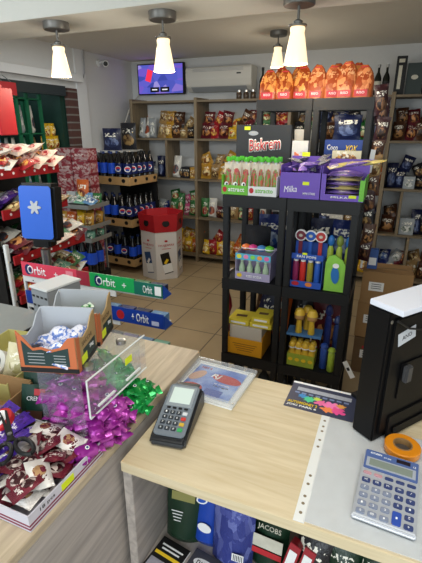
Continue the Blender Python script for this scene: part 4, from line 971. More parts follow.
# ---------- leaflet
t = thing('leaflet', 'dark blue leaflet with coloured splashes and yellow lettering by the monitor', 'leaflet', (-.098, .962, CT), math.radians(-1))
MB().box(-.085, -.058, 0, .085, .062, .0012).build('sheet', mat('leaflet_navy', '2c3450', .4), t)
quad('white_edge', .17, .008, M_white, t, (0, .058, .0012), (0, 0, 0), .0004)
quad('pale_box', .14, .016, mat('pale_print', 'a8acb8', .5, var=.3, bscale=150), t, (.002, .030, .0012), (0, 0, 0), .0004)
for k in range(8): quad('small_block', .012, .006, mat('mid_blue_print', '7888b0', .5), t, (-.065+k*.018, .012, .0012), (0, 0, 0), .0004)
for k, (x, y, c_, rr) in enumerate(((-.03, -.008, '4cc890', .016), (-.048, .0, '3c8cc8', .011), (.0, -.012, 'e86aa0', .014), (.028, -.014, 'f07ab8', .018), (.045, -.03, 'e44a90', .017), (.02, -.034, 'f08a4c', .014), (.05, -.008, 'e8a04c', .011), (-.01, .0, 'c8d84c', .009))):
    pts = [(rr*(1+.35*math.sin(5*2*PI*i/30+k))*math.cos(2*PI*i/30), rr*.75*(1+.3*math.sin(7*2*PI*i/30))*math.sin(2*PI*i/30)) for i in range(30)]
    MB().prism(pts, 0, .0004+.0001*k).build('paint_splash', mat('splash_'+c_, c_, .5), t, loc=(x, y, .0012))
text('AUTOMONEY 2', .075, .011, M_yel, t, (-.042, -.033, .0018), (0, 0, 0), bold=.03); text('JOKI PARK 6', .075, .010, M_white, t, (-.042, -.047, .0018), (0, 0, 0), bold=.03)

# ---------- punched plastic sleeve with paper
t = thing('plastic_sleeve', 'clear punched plastic sleeve with white paper under the calculator', 'plastic sleeve', (.025, .742, CT), 0)
pm = mat('sleeve_paper', 'c4c8c9', .5, var=.12, bscale=30, bump=.5)
MB().box(-.092, -.155, 0, .135, .158, .0012).build('paper', pm, t)
fm_ = clear('sleeve_film', (.98, .98, .99), .10)
nx, ny = 24, 30; vs = []; fs = []
for j in range(ny+1):
    for i in range(nx+1):
        x = -.094+.232*i/nx; y = -.160+.32*j/ny
        vs.append((x, y, .0022+.0012*(noise.noise(Vector((x*22, y*16, 0)))+.6*noise.noise(Vector((x*55, y*50, 3))))))
for j in range(ny):
    for i in range(nx): a_ = j*(nx+1)+i; fs.append((a_, a_+1, a_+nx+2, a_+nx+1))
fo = MB().add(vs, fs).build('film', fm_, t, smooth=True)
MB().box(-.112, -.160, .0003, -.092, .160, .0016).build('punched_margin', mat('margin_white', 'dcdedd', .4), t)
for y in (-.14, -.118, -.10, -.068, -.045, .045, .068, .10, .118, .14): ellip('punch_hole', .0032, .0032, mat('hole_shade', '7c6e58', .6), t, (-.102, y, .0016), (0, 0, 0), .0003, 14)

# ---------- calculator
t = thing('calculator', 'silver and blue desk calculator on the plastic sleeve', 'calculator', (.067, .706, CT+.0045), math.radians(-3.5))
pf = [(-.086, 0), (.086, 0), (.086, .022), (.05, .018), (-.082, .009), (-.086, .006)]
MB().prism(pf, -.053, .053, Tm).build('case', mat('case_silver', 'b0b4bc', .35, metal=.2), t, .002)
fs_ = math.atan2(.004, .036)
Tp = bpy.data.objects.new('blue_top_panel', MB().prism(rrect(.100, .050, .003), 0, .0015).mesh('blue_top_panel', mat('calc_blue', '4c6092', .35), .0004)); C.objects.link(Tp); Tp.parent = t; Tp.location = (0, .057, .0192); Tp.rotation_euler = (fs_, 0, 0)
quad('display_frame', .092, .024, mat('frame_silver', '9aa0ac', .35), Tp, (0, -.007, .0015), (0, 0, 0), .0006)
quad('display', .080, .017, mat('lcd_green_grey', '7c857c', .25), Tp, (.0, -.007, .0021), (0, 0, 0), .0004)
quad('solar_cell', .026, .009, mat('solar_dark', '241c24', .25), Tp, (.022, .016, .0015), (0, 0, 0), .0005)
text('CITIZEN', .022, .004, M_white, Tp, (-.030, .018, .0015), (0, 0, 0), bold=.02); text('CT-500', .014, .0025, M_white, Tp, (-.008, .014, .0015), (0, 0, 0)); text('12', .005, .004, M_white, Tp, (.043, .012, .0015), (0, 0, 0))
kz = lambda y: .009+(y+.082)*(.009/.132)
M_kl = mat('key_grey_blue', '7c8498', .4); M_kd = mat('key_navy', '34406c', .4); M_kn = mat('key_slate', '4c5268', .4)
ks = math.atan2(.009, .132)
lbl = [['OFF', 'C', '', '', 'M'], ['MC', 'MR', 'M-', 'M+', '/'], ['7', '8', '9', '%', 'V'], ['4', '5', '6', 'x', '-'], ['1', '2', '3', '-', '='], ['0', '00', '.', '+', '+']]
for r_ in range(6):
    for c_ in range(5):
        y = .020-r_*.0185; x = -.040+c_*.020
        if r_ == 5 and c_ == 3: continue
        if r_ == 0 and c_ < 2: m_ = mat('key_pink', 'b88c94', .4)
        elif r_ <= 1 or c_ >= 3: m_ = M_kd if (c_ > 2 or r_ < 2) else M_kn
        else: m_ = M_kl
        hh_ = .0105 if r_ else .006
        if r_ == 4 and c_ == 3: y -= .009; hh_ = .028; m_ = mat('key_blue', '2c4aa0', .4)
        kx = MB().prism(rrect(.0155, hh_, .0028, 3), 0, .0035).build('key', m_, t, .0006, loc=(x, y, kz(y)-.0005), rot=(ks, 0, 0))
        tx_ = lbl[r_][c_]
        if tx_ and r_: text(tx_, .003*len(tx_), .0045, M_white, kx, (0, 0, .0035), (0, 0, 0), ext=.0002)

# ---------- tape roll
t = thing('tape_roll', 'orange roll of sticky tape with dark core between calculator and monitor', 'tape roll', (.093, .842, CT+.0045), 0)
MB().lathe([(.020, 0), (.035, 0), (.037, .002), (.037, .015), (.035, .017), (.020, .017), (.020, 0)], 40, cap=False).build('tape', mat('orange_tape', 'd8861c', .25, coat=.4), t, smooth=True)
MB().lathe([(.0175, .001), (.0198, .001), (.0198, .018), (.0175, .018), (.0175, .001)], 32, cap=False).build('core', mat('tape_core', '8c6c44', .6), t, smooth=True)
MB().lathe([(.0001, .001), (.0174, .001), (.0174, .004), (.0001, .004)], 24, cap=False).build('dark_coin', mat('core_dark', '4a4440', .5), t)

# ---------- till monitor seen from behind
ang = math.atan2(.80, .595)
t = thing('till_monitor', 'black till monitor seen from behind at the right edge', 'monitor', (.030, .845, CT+.003), (0, 0, ang))
# local x along the panel, -y towards the operator side
M_mon = mat('monitor_black', '060608', .5); M_mon.node_tree.nodes['Principled BSDF'].inputs['Specular IOR Level'].default_value = .25
pn = MB().box(0, 0, .0, .40, .056, .315).build('casing', M_mon, t, .003)
MB().box(.012, -.0055, .02, .39, 0, .30).build('rear_cover', M_mon, t, .002)
MB().box(.05, -.009, .10, .37, -.0055, .19).build('raised_panel', M_mon, t, .002)
MB().box(.035, -.010, .0, .38, -.0055, .062).build('lower_recess', M_mon, t, .002)
MB().box(.05, -.014, .012, .37, -.010, .03).build('ridge', M_mon, t, .002)
MB().box(.055, -.022, .145, .075, -.009, .185).build('clip', mat('grey_clip', '3c3c3e', .4), t, .003)
st = quad('sticker', .055, .03, mat('dull_white_sticker', 'b8bcc4', .5), t, (.055, -.0056, .255), (PI/2, -.2, 0), .0006)
text('ANO', .03, .010, M_black, st, (0, 0, .0006), (0, 0, 0))
MB().tube([(.01, -.01, .30), (.05, -.012, .275), (.12, -.012, .255), (.25, -.012, .20)], .0022).build('cable', M_black, t, smooth=True)
for zz in (.295,): MB().lathe([(.004, 0), (.004, .001)], 12, Matrix.Translation((.006, 0, zz)) @ Matrix.Rotation(PI/2, 4, 'X')).build('screw', M_steel, t)
MB().box(.14, .058, .0, .26, .06, .12).box(.10, .037, -.003, .30, .15, .006).build('stand', M_blackp, t, .002)
o = MB().box(0, -.02, 0, .30, .06, .012).build('paper_pad', mat('pad_white', 'd4d8e4', .5), bevel=.001); o.location = (.035, .845, CT+.003+.3155); o.rotation_euler = (0, 0, ang); tag(o, 'white paper pad lying on top of the till monitor', 'paper pad')

# ============================================================ BLACK PLASTIC RACKS
def black_rack(label, x0, x1, y0, y1, tiers, top, grp):
    t = thing('plastic_rack', label, 'rack', ((x0+x1)/2, y0, 0), 0, grp); W = x1-x0; D = y1-y0
    for z in tiers:
        mb = MB().box(-W/2+.004, .004, z-.012, W/2-.004, D-.004, z-.004)
        mb.box(-W/2, 0, z-.062, W/2, .012, z).box(-W/2, D-.012, z-.058, W/2, D, z).box(-W/2, .012, z-.058, -W/2+.012, D-.012, z).box(W/2-.012, .012, z-.058, W/2, D-.012, z)
        mb.build('deck', M_rackb, t, .002)
    for sx in (-1, 1):
        for yy in (.018, D-.018):
            mb = MB(); zs = [0.0]+[z for z in sorted(tiers)]
            for a_, b_ in zip(zs[:-1], zs[1:]): mb.box(sx*(W/2-.019)-.017, yy-.017, a_+.0005, sx*(W/2-.019)+.017, yy+.017, b_-.0585)
            mb.build('post', M_rackb, t, .004)
    return t
FT = [.325, .80, 1.268]
black_rack('low black plastic rack of sweets, left one, in front', -.825, -.482, 2.10, 2.45, FT, 1.24, 'front black racks')
black_rack('low black plastic rack of sweets, right one, in front', -.478, -.13, 2.10, 2.45, FT, 1.24, 'front black racks')
BT = [.39, .84, 1.29, 1.75]
black_rack('tall black plastic rack behind, left one, orange bags on top', -.79, -.470, 2.53, 2.86, BT, 1.74, 'rear black racks')
black_rack('tall black plastic rack behind, right one, orange bags on top', -.466, -.148, 2.53, 2.86, BT, 1.74, 'rear black racks')

# orange gift bags on top
def orange_bag(label, x, y, z, w_, h_, k, rz, m, fore=True):
    t = thing('orange_bag', label, 'bag', (x, y, z), (0, 0, rz), 'orange bags on the tall rack')
    prof = [(0, .5, .5), (.03, .52, .5), (.3, .52, .46), (.55, .50, .36), (.75, .42, .22), (.88, .31, .12), (.96, .20, .06), (1.0, .13, .04)]
    vs = []; fs = []; n = 16
    for j, (zt, a, b_) in enumerate(prof):
        for i in range(n):
            th = 2*PI*i/n; q = 1+.13*noise.noise(Vector((math.cos(th)*2.2+k*3, math.sin(th)*2.2, zt*5)))*(1 if j > 1 else .3)
            c, s_ = math.cos(th), math.sin(th); c = math.copysign(abs(c)**.6, c); s_ = math.copysign(abs(s_)**.6, s_)
            vs.append((w_*a*c*q, .09*b_*s_*q*1.1, h_*zt*(1+.04*noise.noise(Vector((c+k, s_, 0)))*(j > 4))))
    for j in range(len(prof)-1):
        for i in range(n): i2 = (i+1) % n; fs.append((j*n+i, j*n+i2, (j+1)*n+i2, (j+1)*n+i))
    fs.append(tuple(reversed(range(n)))); fs.append(tuple((len(prof)-1)*n+i for i in range(n)))
    MB().add(vs, fs).build('bag_body', m, t, smooth=True)
    MB().tube([(w_*.20*math.cos(a), .009*math.sin(a), h_*.945) for a in [2*PI*i/12 for i in range(13)]], .003, 6).build('tie', M_red, t)
    quad('bag_label', w_*.62, .032, M_red, t, (0, -.053, .022), (PI/2, 0, 0), .001)
    text('RISO', w_*.36, .012, M_white, t, (0, -.0545, .024), (PI/2, 0, 0), ext=.0006)
og = art('orange_film', 'a8481a', 'e09048', '8c3814', band='d89a58', rough=.2, pic=(.5, .5, .46, .5), pscale=16); og2 = art('orange_plain', 'c06432', 'dc8c58', '9c4420', band='dca070', rough=.26, pic=(.5, .5, .46, .5), pscale=16)
for k, (x, w_, h_, y) in enumerate(((-.735, .10, .18, 2.60), (-.645, .095, .175, 2.60), (-.548, .10, .195, 2.62), (-.462, .095, .19, 2.60), (-.380, .095, .19, 2.61), (-.305, .10, .205, 2.60), (-.222, .10, .18, 2.60))):
    orange_bag('orange film-wrapped bag on the tall rack, %s from the left, front row' % ORD[k], x, y, 1.7505, w_*1.08, h_*.88, k, .15*math.sin(k*2), og if k < 3 else og2)
for k, x in enumerate((-.71, -.60, -.49, -.38, -.27)): orange_bag('orange bag on the tall rack, %s from the left, back row' % ORD[k], x, 2.76, 1.7505, .11, .19, k+9, .1, og)

# --- top of the front racks
zt = 1.2685
t = thing('biscuit_carton', 'black biscuit carton with red and white lettering standing on the rack', 'carton', (-.693, 2.375, zt), 0)
MB().box(-.155, -.015, 0, .155, .04, .345).build('carton_body', mat('charcoal_card', '24262a', .5), t, .002)
text('Biskrem', .185, .072, M_white, t, (.01, -.0155, .245), (PI/2, math.radians(-6), 0), ext=.0006, shear=.15, bold=.05, name='lettering_outline')
text('Biskrem', .178, .062, M_red, t, (.01, -.0165, .245), (PI/2, math.radians(-6), 0), ext=.0008, shear=.15, bold=.01)
ellip('maker_badge', .028, .012, mat('badge_silver', '9aa0a8', .4), t, (-.055, -.016, .302))
quad('price_tag', .034, .018, M_tag, t, (-.09, -.0155, .328))
# pouch display cartons
M_pg = mat('lime_card', '6cb83c', .5)
def pouch_display(label, x, w_, m, word, n):
    t = thing('display_carton', label, 'carton', (x, 2.115, zt)); D = .20
    MB().box(-w_/2, 0, 0, w_/2, D, .003).box(-w_/2, 0, .003, w_/2, .003, .048).box(-w_/2, .003, .003, -w_/2+.003, D, .10).box(w_/2-.003, .003, .003, w_/2, D, .10).box(-w_/2, D-.003, .003, w_/2, D, .12).build('tray', m, t)
    text(word, w_*.62, .020, M_white if m is M_pg else M_pg, t, (.01, -.0004, .026), ext=.0005, bold=.02)
    ellip('red_fruit_mark', .012, .014, M_red, t, (-w_/2+.018, -.0002, .026))
    for i in range(n):
        for j in range(2):
            px_ = x-w_/2+w_*(i+.5)/n; py_ = 2.115+.035+j*.075
            q = thing('fruit_pouch', 'fruit pouch with green cap, %s from the left, %s row, %s' % (ORD[i], ('front', 'rear')[j], 'left green carton' if m is M_pg else 'right white-fronted carton'), 'pouch', (px_, py_, zt+.004), (-.05, 0, random.uniform(-.15, .15)), 'fruit pouches with green caps')
            o = link('pouch_body', shaped('pouch', (i+j) % 4, art('fruit_pouch', 'd4c8b4', 'c03c34', '5c9038', band='9c2438', pic=(.5, .45, .48, .42), pscale=14)), q); o.scale = (w_/n*.98, .038, .155)
            MB().lathe([(.006, .150), (.006, .162)], 10).build('spout', M_whitep, q); MB().lathe([(.012, .162), (.013, .164), (.012, .185)], 12).build('cap', mat('lime_cap', '58c83c', .4), q, smooth=True)
            if m is M_pg and j == 0:
                q2 = ellip('cow_patch', .012, .014, M_white, q, (-.004, -.0185, .045), (PI/2, 0, 0), .001); ellip('black_spot', .005, .006, M_black, q2, (.003, .002, .001), (0, 0, 0), .0008)
pouch_display('lime green carton of fruit pouches at the left end of the front rack', -.765, .145, M_pg, 'attract', 3)
pouch_display('white-fronted carton of fruit pouches in front of the black biscuit carton', -.615, .150, M_whitep, 'attracto', 4)
# violet chocolate cartons
M_vi = mat('violet_card', '6a4cb0', .45)
t = thing('display_carton', 'violet chocolate carton with heaped bars, left of the other violet one', 'carton', (-.425, 2.115, zt))
D = .24
MB().box(-.098, 0, 0, .098, D, .003).box(-.098, 0, .003, .098, .003, .125).box(-.098, .003, .003, -.095, D, .16).box(.095, .003, .003, .098, D, .16).box(-.098, D-.003, .003, .098, D, .19).build('tray', M_vi, t)
text('Milka', .065, .030, M_white, t, (-.045, -.0004, .045), (PI/2, math.radians(-4), 0), shear=.2); text('MINI STARS', .06, .012, M_white, t, (.048, -.0004, .026), bold=.01); quad('price_tag', .032, .016, M_tag, t, (.03, -.0004, .075))
t = thing('display_carton', 'violet and green open-fronted carton of stacked chocolate bars', 'carton', (-.222, 2.115, zt))
MB().box(-.10, 0, 0, .10, D, .003).box(-.10, 0, .003, .10, .003, .030).box(-.10, .003, .003, -.097, D, .16).box(-.10, D-.003, .003, .10, D, .18).box(-.10, 0, .03, -.078, .003, .125).build('tray', M_vi, t)
MB().box(.097, 0, .003, .10, D, .11).box(.078, -.0005, .003, .10, .003, .10).build('green_side', M_pg, t)
text('MILKA', .08, .010, M_white, t, (-.01, -.0004, .017), bold=.02); quad('price_tag', .035, .014, M_tag, t, (.05, -.0006, .022))
M_bar1 = art('violet_bar', '7c62bc', 'd8cce8', '8a6cc8', band='f0ecf8', by=.5, pic=(.2, .5, .15, .3)); M_bar2 = art('yellow_violet_bar', 'd8c87c', '6a4cb0', 'f0e8c8', band='6a4cb0', by=.3, pic=(.5, .2, .5, .2))
for r_ in range(6):
    for c_ in range(2):
        packet('chocolate_bar', 'stacked violet %s bar, %s layer from the bottom, %s depth, green-sided carton' % (('and yellow', 'and white')[r_ % 2], ORD[r_], ('front', 'rear')[c_]), 'chocolate bar', 'bag', None, (-.302, 2.172+c_*.105, zt+.016+r_*.0205), (.10, .022, .155), (PI/2, 0, PI/2), 'stacked violet bars', m=(M_bar2, M_bar1)[r_ % 2])
for k in range(18):
    x = -.425+((k*37) % 13-6)*.0115; y = 2.15+(k*17 % 10)*.018; z = zt+.105+.0045*k*.6+(y-2.15)*.2
    packet('chocolate_bar', 'violet chocolate bar heaped in the left violet carton', 'chocolate bar', 'bag', None, (x, y, z), (.045, .02, .10), (-PI/2+random.uniform(-.5, .4), random.uniform(-.3, .3), random.uniform(-1.2, 1.2)), 'heaped violet bars', m=(M_bar1, M_bar1, shiny('dark_white_bar', '2c2440', 'e0e0e8', 25))[k % 3])
quad_tag = None
for k in range(7):
    packet('chocolate_bar', 'violet and yellow bar lying on top of the green-sided carton', 'chocolate bar', 'bag', None, (-.30+.022*k, 2.14+.025*(k % 3), zt+.150+.003*k), (.04, .018, .13), (-PI/2+.2, random.uniform(-.3, .3), random.uniform(-1.9, -.9)), 'violet bars on top of the green-sided carton', m=(M_bar2, M_bar1)[k % 2])
t = thing('price_card', 'yellow price card standing on the heaped violet bars', 'price tag', (-.44, 2.30, zt+.19)); MB().box(-.02, 0, 0, .02, .002, .022).build('card', M_tag, t)
# items on the rear rack deck at 1.29
t = thing('blue_box', 'blue box with white lettering on the tall rear rack', 'box', (-.29, 2.56, 1.2905)); MB().box(-.10, 0, 0, .115, .10, .245).build('carton_body', mat('royal_blue_card', '1c3c8c', .4), t, .002)
text('Coco', .06, .03, M_white, t, (-.055, -.0004, .205), bold=.02); text('XOX', .07, .035, M_yel, t, (.045, -.0004, .200), shear=.3, bold=.03)
packet('snack_bag', 'dark blue bag standing on the blue box on the tall rear rack', 'bag', 'bag', 'navy', (-.28, 2.61, 1.537), (.15, .05, .13), (0, 0, .1))
packet('cereal_box', 'cream cereal box with brown picture in front of the blue box', 'box', 'box', None, (-.255, 2.475, zt), (.15, .03, .215), (0, 0, 0), m=art('cream_box', 'd8d0b0', '6a4024', 'd8a050', by=.9, pic=(.5, .8, .4, .14)))
packet('white_box', 'white and orange box behind the violet chocolates', 'box', 'box', None, (-.49, 2.40, zt), (.085, .06, .265), (0, 0, .05), m=art('white_orange_box', 'd0cfcc', 'c86030', 'e0a080', band='d06a3c', by=.7))
t = thing('paper_bag', 'crumpled white bag on top of the black biscuit carton', 'bag', (-.52, 2.47, 1.2905+.0)); t.location = (-.515, 2.56, 1.2905)
o = link('bag_body', shaped('bag', 3, mat('white_bag', 'b8b8b4', .6, bump=.5, bscale=30)), t); o.scale = (.10, .05, .30)
packet('snack_bag', 'dark green bag on the tall rear rack behind the biscuit carton', 'bag', 'bag', 'gree', (-.70, 2.62, 1.2905), (.15, .06, .26), (0, 0, .1))
for k, (x, pal) in enumerate(((-.70, 'blue'), (-.56, 'navy'), (-.38, 'navy'), (-.24, 'blue'))):
    packet('snack_bag', '%s bag on the middle deck of the rear rack, %s from the left' % (P[pal][0], ORD[k]), 'bag', 'bag', pal, (x, 2.62, .8405), (.16, .08, .24), (0, 0, .2*(-1)**k), 'bags on the middle deck of the rear rack')
    packet('snack_bag', '%s bag on the lowest deck of the rear rack, %s from the left' % (P[('brow', 'blue', 'burg', 'navy')[k]][0], ORD[k]), 'bag', 'bag', ('brow', 'blue', 'burg', 'navy')[k], (x, 2.62, .3905), (.15, .08, .22), (0, .1, .2*(-1)**k), 'bags on the lowest deck of the rear rack')
# --- middle deck of front racks (.79)
zm = .8005
t = thing('toy_sweet_box', 'colourful carton of toy sweets, pink and green lids on top', 'carton', (-.655, 2.125, zm))
MB().box(-.10, 0, 0, .10, .17, .003).box(-.10, 0, .003, .10, .003, .045).box(-.10, .167, .003, .10, .17, .15).box(-.10, .003, .003, -.097, .167, .15).box(.097, .003, .003, .10, .167, .15).build('tray', mat('pale_purple_card', 'a8a0c0', .5), t)
fr_ = MB().box(-.10, 0, .115, .10, .003, .150).build('header_strip', mat('cyan_card', '5cb8d8', .5), t)
for k, c_ in enumerate(('e8e04c', 'f08ab8', '8ad85c', 'f0a04c', 'e46aa8')): ellip('sweet_print', .014, .012, mat('hdr_'+c_, c_, .5), fr_, (-.078+k*.039, -.0002, .133))
text('KISS SODA', .09, .014, M_white, t, (.01, -.0004, .022), bold=.02); ellip('yellow_mark', .015, .012, M_yel, t, (-.075, -.0004, .024))
for k in range(4):
    q = thing('toy_bottle', 'small clear toy bottle with pale cap in the colourful carton, %s from the left' % ORD[k], 'bottle', (-.725+k*.046, 2.155, zm+.004), 0, 'toy bottles in the colourful carton')
    MB().lathe([(.012, 0), (.017, .004), (.017, .06), (.008, .085), (.008, .095)], 14).build('bottle_body', mat('pale_green_plastic', 'a8c0a4', .2), q, smooth=True); MB().lathe([(.010, .095), (.010, .108)], 12).build('cap', mat('pale_cap', 'c8e0c8', .4), q, smooth=True)
for k, (x, c_) in enumerate(((-.715, 'e8783c'), (-.675, 'e0408c'), (-.625, '4c8cd0'), (-.580, '6cc83c'))):
    q = thing('toy_ball', '%s toy capsule lying on the colourful carton' % ('orange', 'pink', 'blue', 'green')[k], 'toy', (x, 2.19, zm+.152), 0, 'toy capsules on the colourful carton')
    MB().lathe([(.004, 0), (.020, .006), (.027, .018), (.022, .030), (.006, .037)], 16).build('capsule', mat('cap_'+c_, c_, .35), q, smooth=True); MB().lathe([(.028, .016), (.028, .021)], 16).build('rim', M_white, q)
t = thing('cloth_bag', 'black cloth bag hunched behind the colourful toy sweets', 'bag', (-.70, 2.36, zm))
o = link('bag_body', shaped('bag', 1, mat('black_cloth', '0e1018', .8, bump=.5, bscale=50)), t); o.scale = (.16, .11, .26)
# lollipop toy display
t = thing('lollipop_carton', 'blue and red carton with three round lollipop fans on top', 'carton', (-.365, 2.125, zm))
MB().box(-.085, 0, 0, .085, .13, .003).box(-.085, 0, .003, .085, .003, .035).box(-.085, .127, .003, .085, .13, .22).box(-.085, .003, .003, -.082, .127, .15).box(.082, .003, .003, .085, .127, .15).box(-.085, 0, .155, .085, .003, .185).build('tray', mat('blue_toy_card', '2c54b0', .45), t)
text('FAN POPS', .10, .014, M_white, t, (0, -.0004, .170), bold=.02); ellip('red_mark', .02, .012, M_red, t, (-.05, -.0004, .02)); ellip('orange_mark', .018, .012, mat('toy_orange', 'e0803c', .5), t, (.02, -.0004, .02)); quad('price_tag', .024, .012, M_tag, t, (-.01, -.0008, .186))
for k, (c_, n_) in enumerate((('7c3040', 'maroon'), ('2c5cb8', 'blue'), ('b83c3c', 'red'))):
    q = thing('round_lollipop', '%s round lollipop fan above the blue and red carton' % n_, 'lollipop', (-.415+k*.052, 2.20, zm+.004), 0, 'round lollipop fans')
    mm_ = mat('fan_'+c_, c_, .35)
    MB().box(-.010, -.005, 0, .010, .005, .235).build('stick', mm_, q, .003); Tq = Matrix.Translation((0, .008, .262)) @ Matrix.Rotation(PI/2, 4, 'X')
    MB().lathe([(.029, 0), (.031, .003), (.031, .013), (.029, .016)], 24, Tq).build('disc', M_white, q, smooth=True)
    f_ = MB().lathe([(.024, .016), (.024, .018)], 24, Tq).build('face', mm_, q); ellip('pattern', .010, .008, M_cream, f_, (0, -.0102, .262))
for k, c_ in enumerate(('8c2c5c', 'c8302c', '9a8c30', '2c5cb8')):
    q = thing('candy_tube', '%s candy tube inside the blue and red carton' % ('plum', 'red', 'olive', 'blue')[k], 'tube', (-.422+k*.038, 2.15, zm+.004), 0, 'candy tubes in the blue and red carton')
    MB().lathe([(.014, 0), (.016, .003), (.016, .12), (.012, .135)], 14).build('tube_body', mat('tube_'+c_, c_, .35, var=.3, bscale=60), q, smooth=True); MB().lathe([(.013, .135), (.013, .145)], 12).build('lid', M_white, q)
# green backed card with blue shape
t = thing('blister_card', 'lime green toy card with blue shape at the right of the middle deck', 'toy', (-.215, 2.13, zm), 0)
MB().prism([(-.052, 0), (.05, 0), (.05, .14), (.03, .17), (-.01, .195), (-.04, .185), (-.052, .15)], -.012, 0, Matrix.Rotation(PI/2, 4, 'X')).build('card', mat('lime_toy_card', '8cc84c', .5, var=.25, bscale=20), t)
ellip('blue_shape', .020, .045, mat('toy_blue', '2c70b8', .45), t, (0, -.0002, .09), (PI/2, -.1, 0), .006); ellip('pale_shape', .016, .012, M_white, t, (0, -.0002, .14), (PI/2, 0, 0), .007)
for k in range(3):
    q = thing('toy_tube', 'tall yellow-green toy tube behind the lime card, %s from the left' % ORD[k], 'toy', (-.26+k*.045, 2.22, zm), 0, 'yellow-green toy tubes')
    MB().lathe([(.014, 0), (.016, .01), (.016, .2), (.008, .22)], 12).build('tube_body', mat('yellow_green_toy', 'a0b43c', .4, var=.4, bscale=40), q, smooth=True)
    MB().lathe([(.010, .22), (.019, .235), (.016, .262), (.005, .275)], 12).build('head', mat(('toy_blue', 'olive_toy', 'toy_blue')[k], ('2c70b8', '7c8c3c', '2c70b8')[k], .4), q, smooth=True)
# --- low deck (.335)
zl = .3255
t = thing('orange_yellow_carton', 'orange-yellow fronted carton of white boxes on the lowest left deck', 'carton', (-.685, 2.12, zl))
MB().box(-.105, 0, 0, .105, .20, .003).box(-.105, 0, .003, .105, .003, .105).box(-.105, .003, .003, -.102, .20, .13).box(.102, .003, .003, .105, .20, .13).build('tray', mat('orange_yellow_card', 'd8981c', .5), t)
for k in range(4): quad('print_line', .15-.02*k, .004, mat('brown_print2', '8c5c1c', .5), t, (0, -.0002, .07-.014*k))
o = MB().box(-.098, .01, 0, .098, .19, .175).build('white_carton', mat('soft_white_card', 'c4bcb0', .55), bevel=.002); o.location = (-.685, 2.12, zl+.004); tag(o, 'off-white carton standing inside the orange-yellow carton', 'carton')
for k, (x, z_, w_) in enumerate(((-.735, .18, .13), (-.60, .18, .13), (-.60, .215, .11))):
    t = thing('yellow_pack', 'flat yellow pack on the off-white carton, %s' % ('left', 'right', 'uppermost')[k], 'pack', (x, 2.23, zl+z_+.001), 0, 'flat yellow packs'); MB().box(-w_/2, -.09, 0, w_/2, .06, .032).build('pack_body', mat('lemon_card', 'd8c43c', .5), t, .003)
    quad('dark_print', w_*.5, .03, M_cardd, t, (0, -.02, .032), (0, 0, .1)); quad('white_band', w_*.7, .012, M_white, t, (0, -.0902, .016))
packet('snack_bag', 'dark wrapped bag leaning above the yellow packs, lower left deck', 'bag', 'bag', 'navy', (-.66, 2.36, zl+.001), (.15, .08, .38), (0, .25, .1))
packet('snack_bag', 'orange and blue bag leaning above the yellow packs, lower left deck', 'bag', 'bag', 'oran', (-.56, 2.37, zl+.001), (.13, .08, .40), (0, .1, -.1))
def dish_tray(label, x, y, z, w_, hh_, m, word):
    t = thing('display_carton', label, 'carton', (x, y, z)); MB().box(-w_/2, 0, 0, w_/2, .11, .003).box(-w_/2, 0, .003, w_/2, .003, hh_).box(-w_/2, .107, .003, w_/2, .11, hh_).box(-w_/2, .003, .003, -w_/2+.003, .107, hh_).box(w_/2-.003, .003, .003, w_/2, .107, hh_).build('tray', m, t)
    return t
t = dish_tray('lime-yellow carton of yellow candy bottles on the lowest right deck', -.355, 2.12, zl, .15, .075, mat('lime_yellow_card', '9cac3c', .5, var=.3, bscale=50), '')
for k in range(4): ellip('yellow_blob', .013, .011, M_yel, t, (-.055+k*.037, -.0002, .04)); 
M_ty = mat('toy_yellow', 'e0b83c', .35)
def toy_bottle(label, x, y, z, s, g):
    q = thing('candy_bottle', label, 'bottle', (x, y, z), 0, g); q.scale = (s, s, s)
    MB().lathe([(.016, 0), (.020, .005), (.020, .07), (.015, .085), (.018, .10), (.019, .115), (.014, .13), (.004, .137)], 16).build('bottle_body', M_ty, q, smooth=True)
    MB().lathe([(.0205, .03), (.0205, .055)], 16, cap=False).build('label_band', mat('brown_band', '6c4c24', .5), q); MB().lathe([(.0192, .098), (.0206, .102), (.0192, .106)], 16, cap=False).build('rim', M_white, q)
k = 0
for j in range(2):
    for i in range(4): toy_bottle('yellow candy bottle, %s from the left, %s row, lime-yellow carton' % (ORD[i], ('front', 'rear')[j]), -.41+i*.037, 2.15+j*.045, zl+.004, 1.0, 'yellow candy bottles in the carton')
# tilted blue leaflet tray carrying two toys
t = thing('blue_tray', 'blue card tray above the yellow candy bottles', 'tray', (-.345, 2.15, zl+.185), (0, 0, .05)); MB().box(-.10, -.02, 0, .09, .10, .004).box(-.10, -.023, 0, .09, -.02, .016).build('tray_card', mat('tray_blue', '4c7cb0', .45), t)
MB().tube([(-.09, .09, -.18), (-.09, .09, 0)], .003).build('leg', M_steel, t); MB().tube([(.08, .09, -.18), (.08, .09, 0)], .003).build('leg', M_steel, t)
def helmet_toy(label, x, y, z, g):
    q = thing('toy_dispenser', label, 'toy', (x, y, z), 0, g)
    MB().lathe([(.018, 0), (.020, .005), (.014, .07), (.016, .08)], 16).build('body', M_ty, q, smooth=True)
    MB().lathe([(.010, .078), (.026, .088), (.028, .104), (.020, .118)], 18).build('head', mat('toy_tan', 'b08450', .5), q, smooth=True)
    MB().lathe([(.031, .112), (.028, .116), (.027, .128), (.018, .143), (.003, .148)], 18).build('hat', M_ty, q, smooth=True)
helmet_toy('yellow toy dispenser with round cap, left one of the upper pair', -.385, 2.17, zl+.190, 'yellow toy dispensers'); helmet_toy('yellow toy dispenser with round cap, right one of the upper pair', -.315, 2.17, zl+.190, 'yellow toy dispensers')
helmet_toy('yellow toy dispenser with round cap standing behind the upper pair', -.35, 2.225, zl+.190, 'yellow toy dispensers')
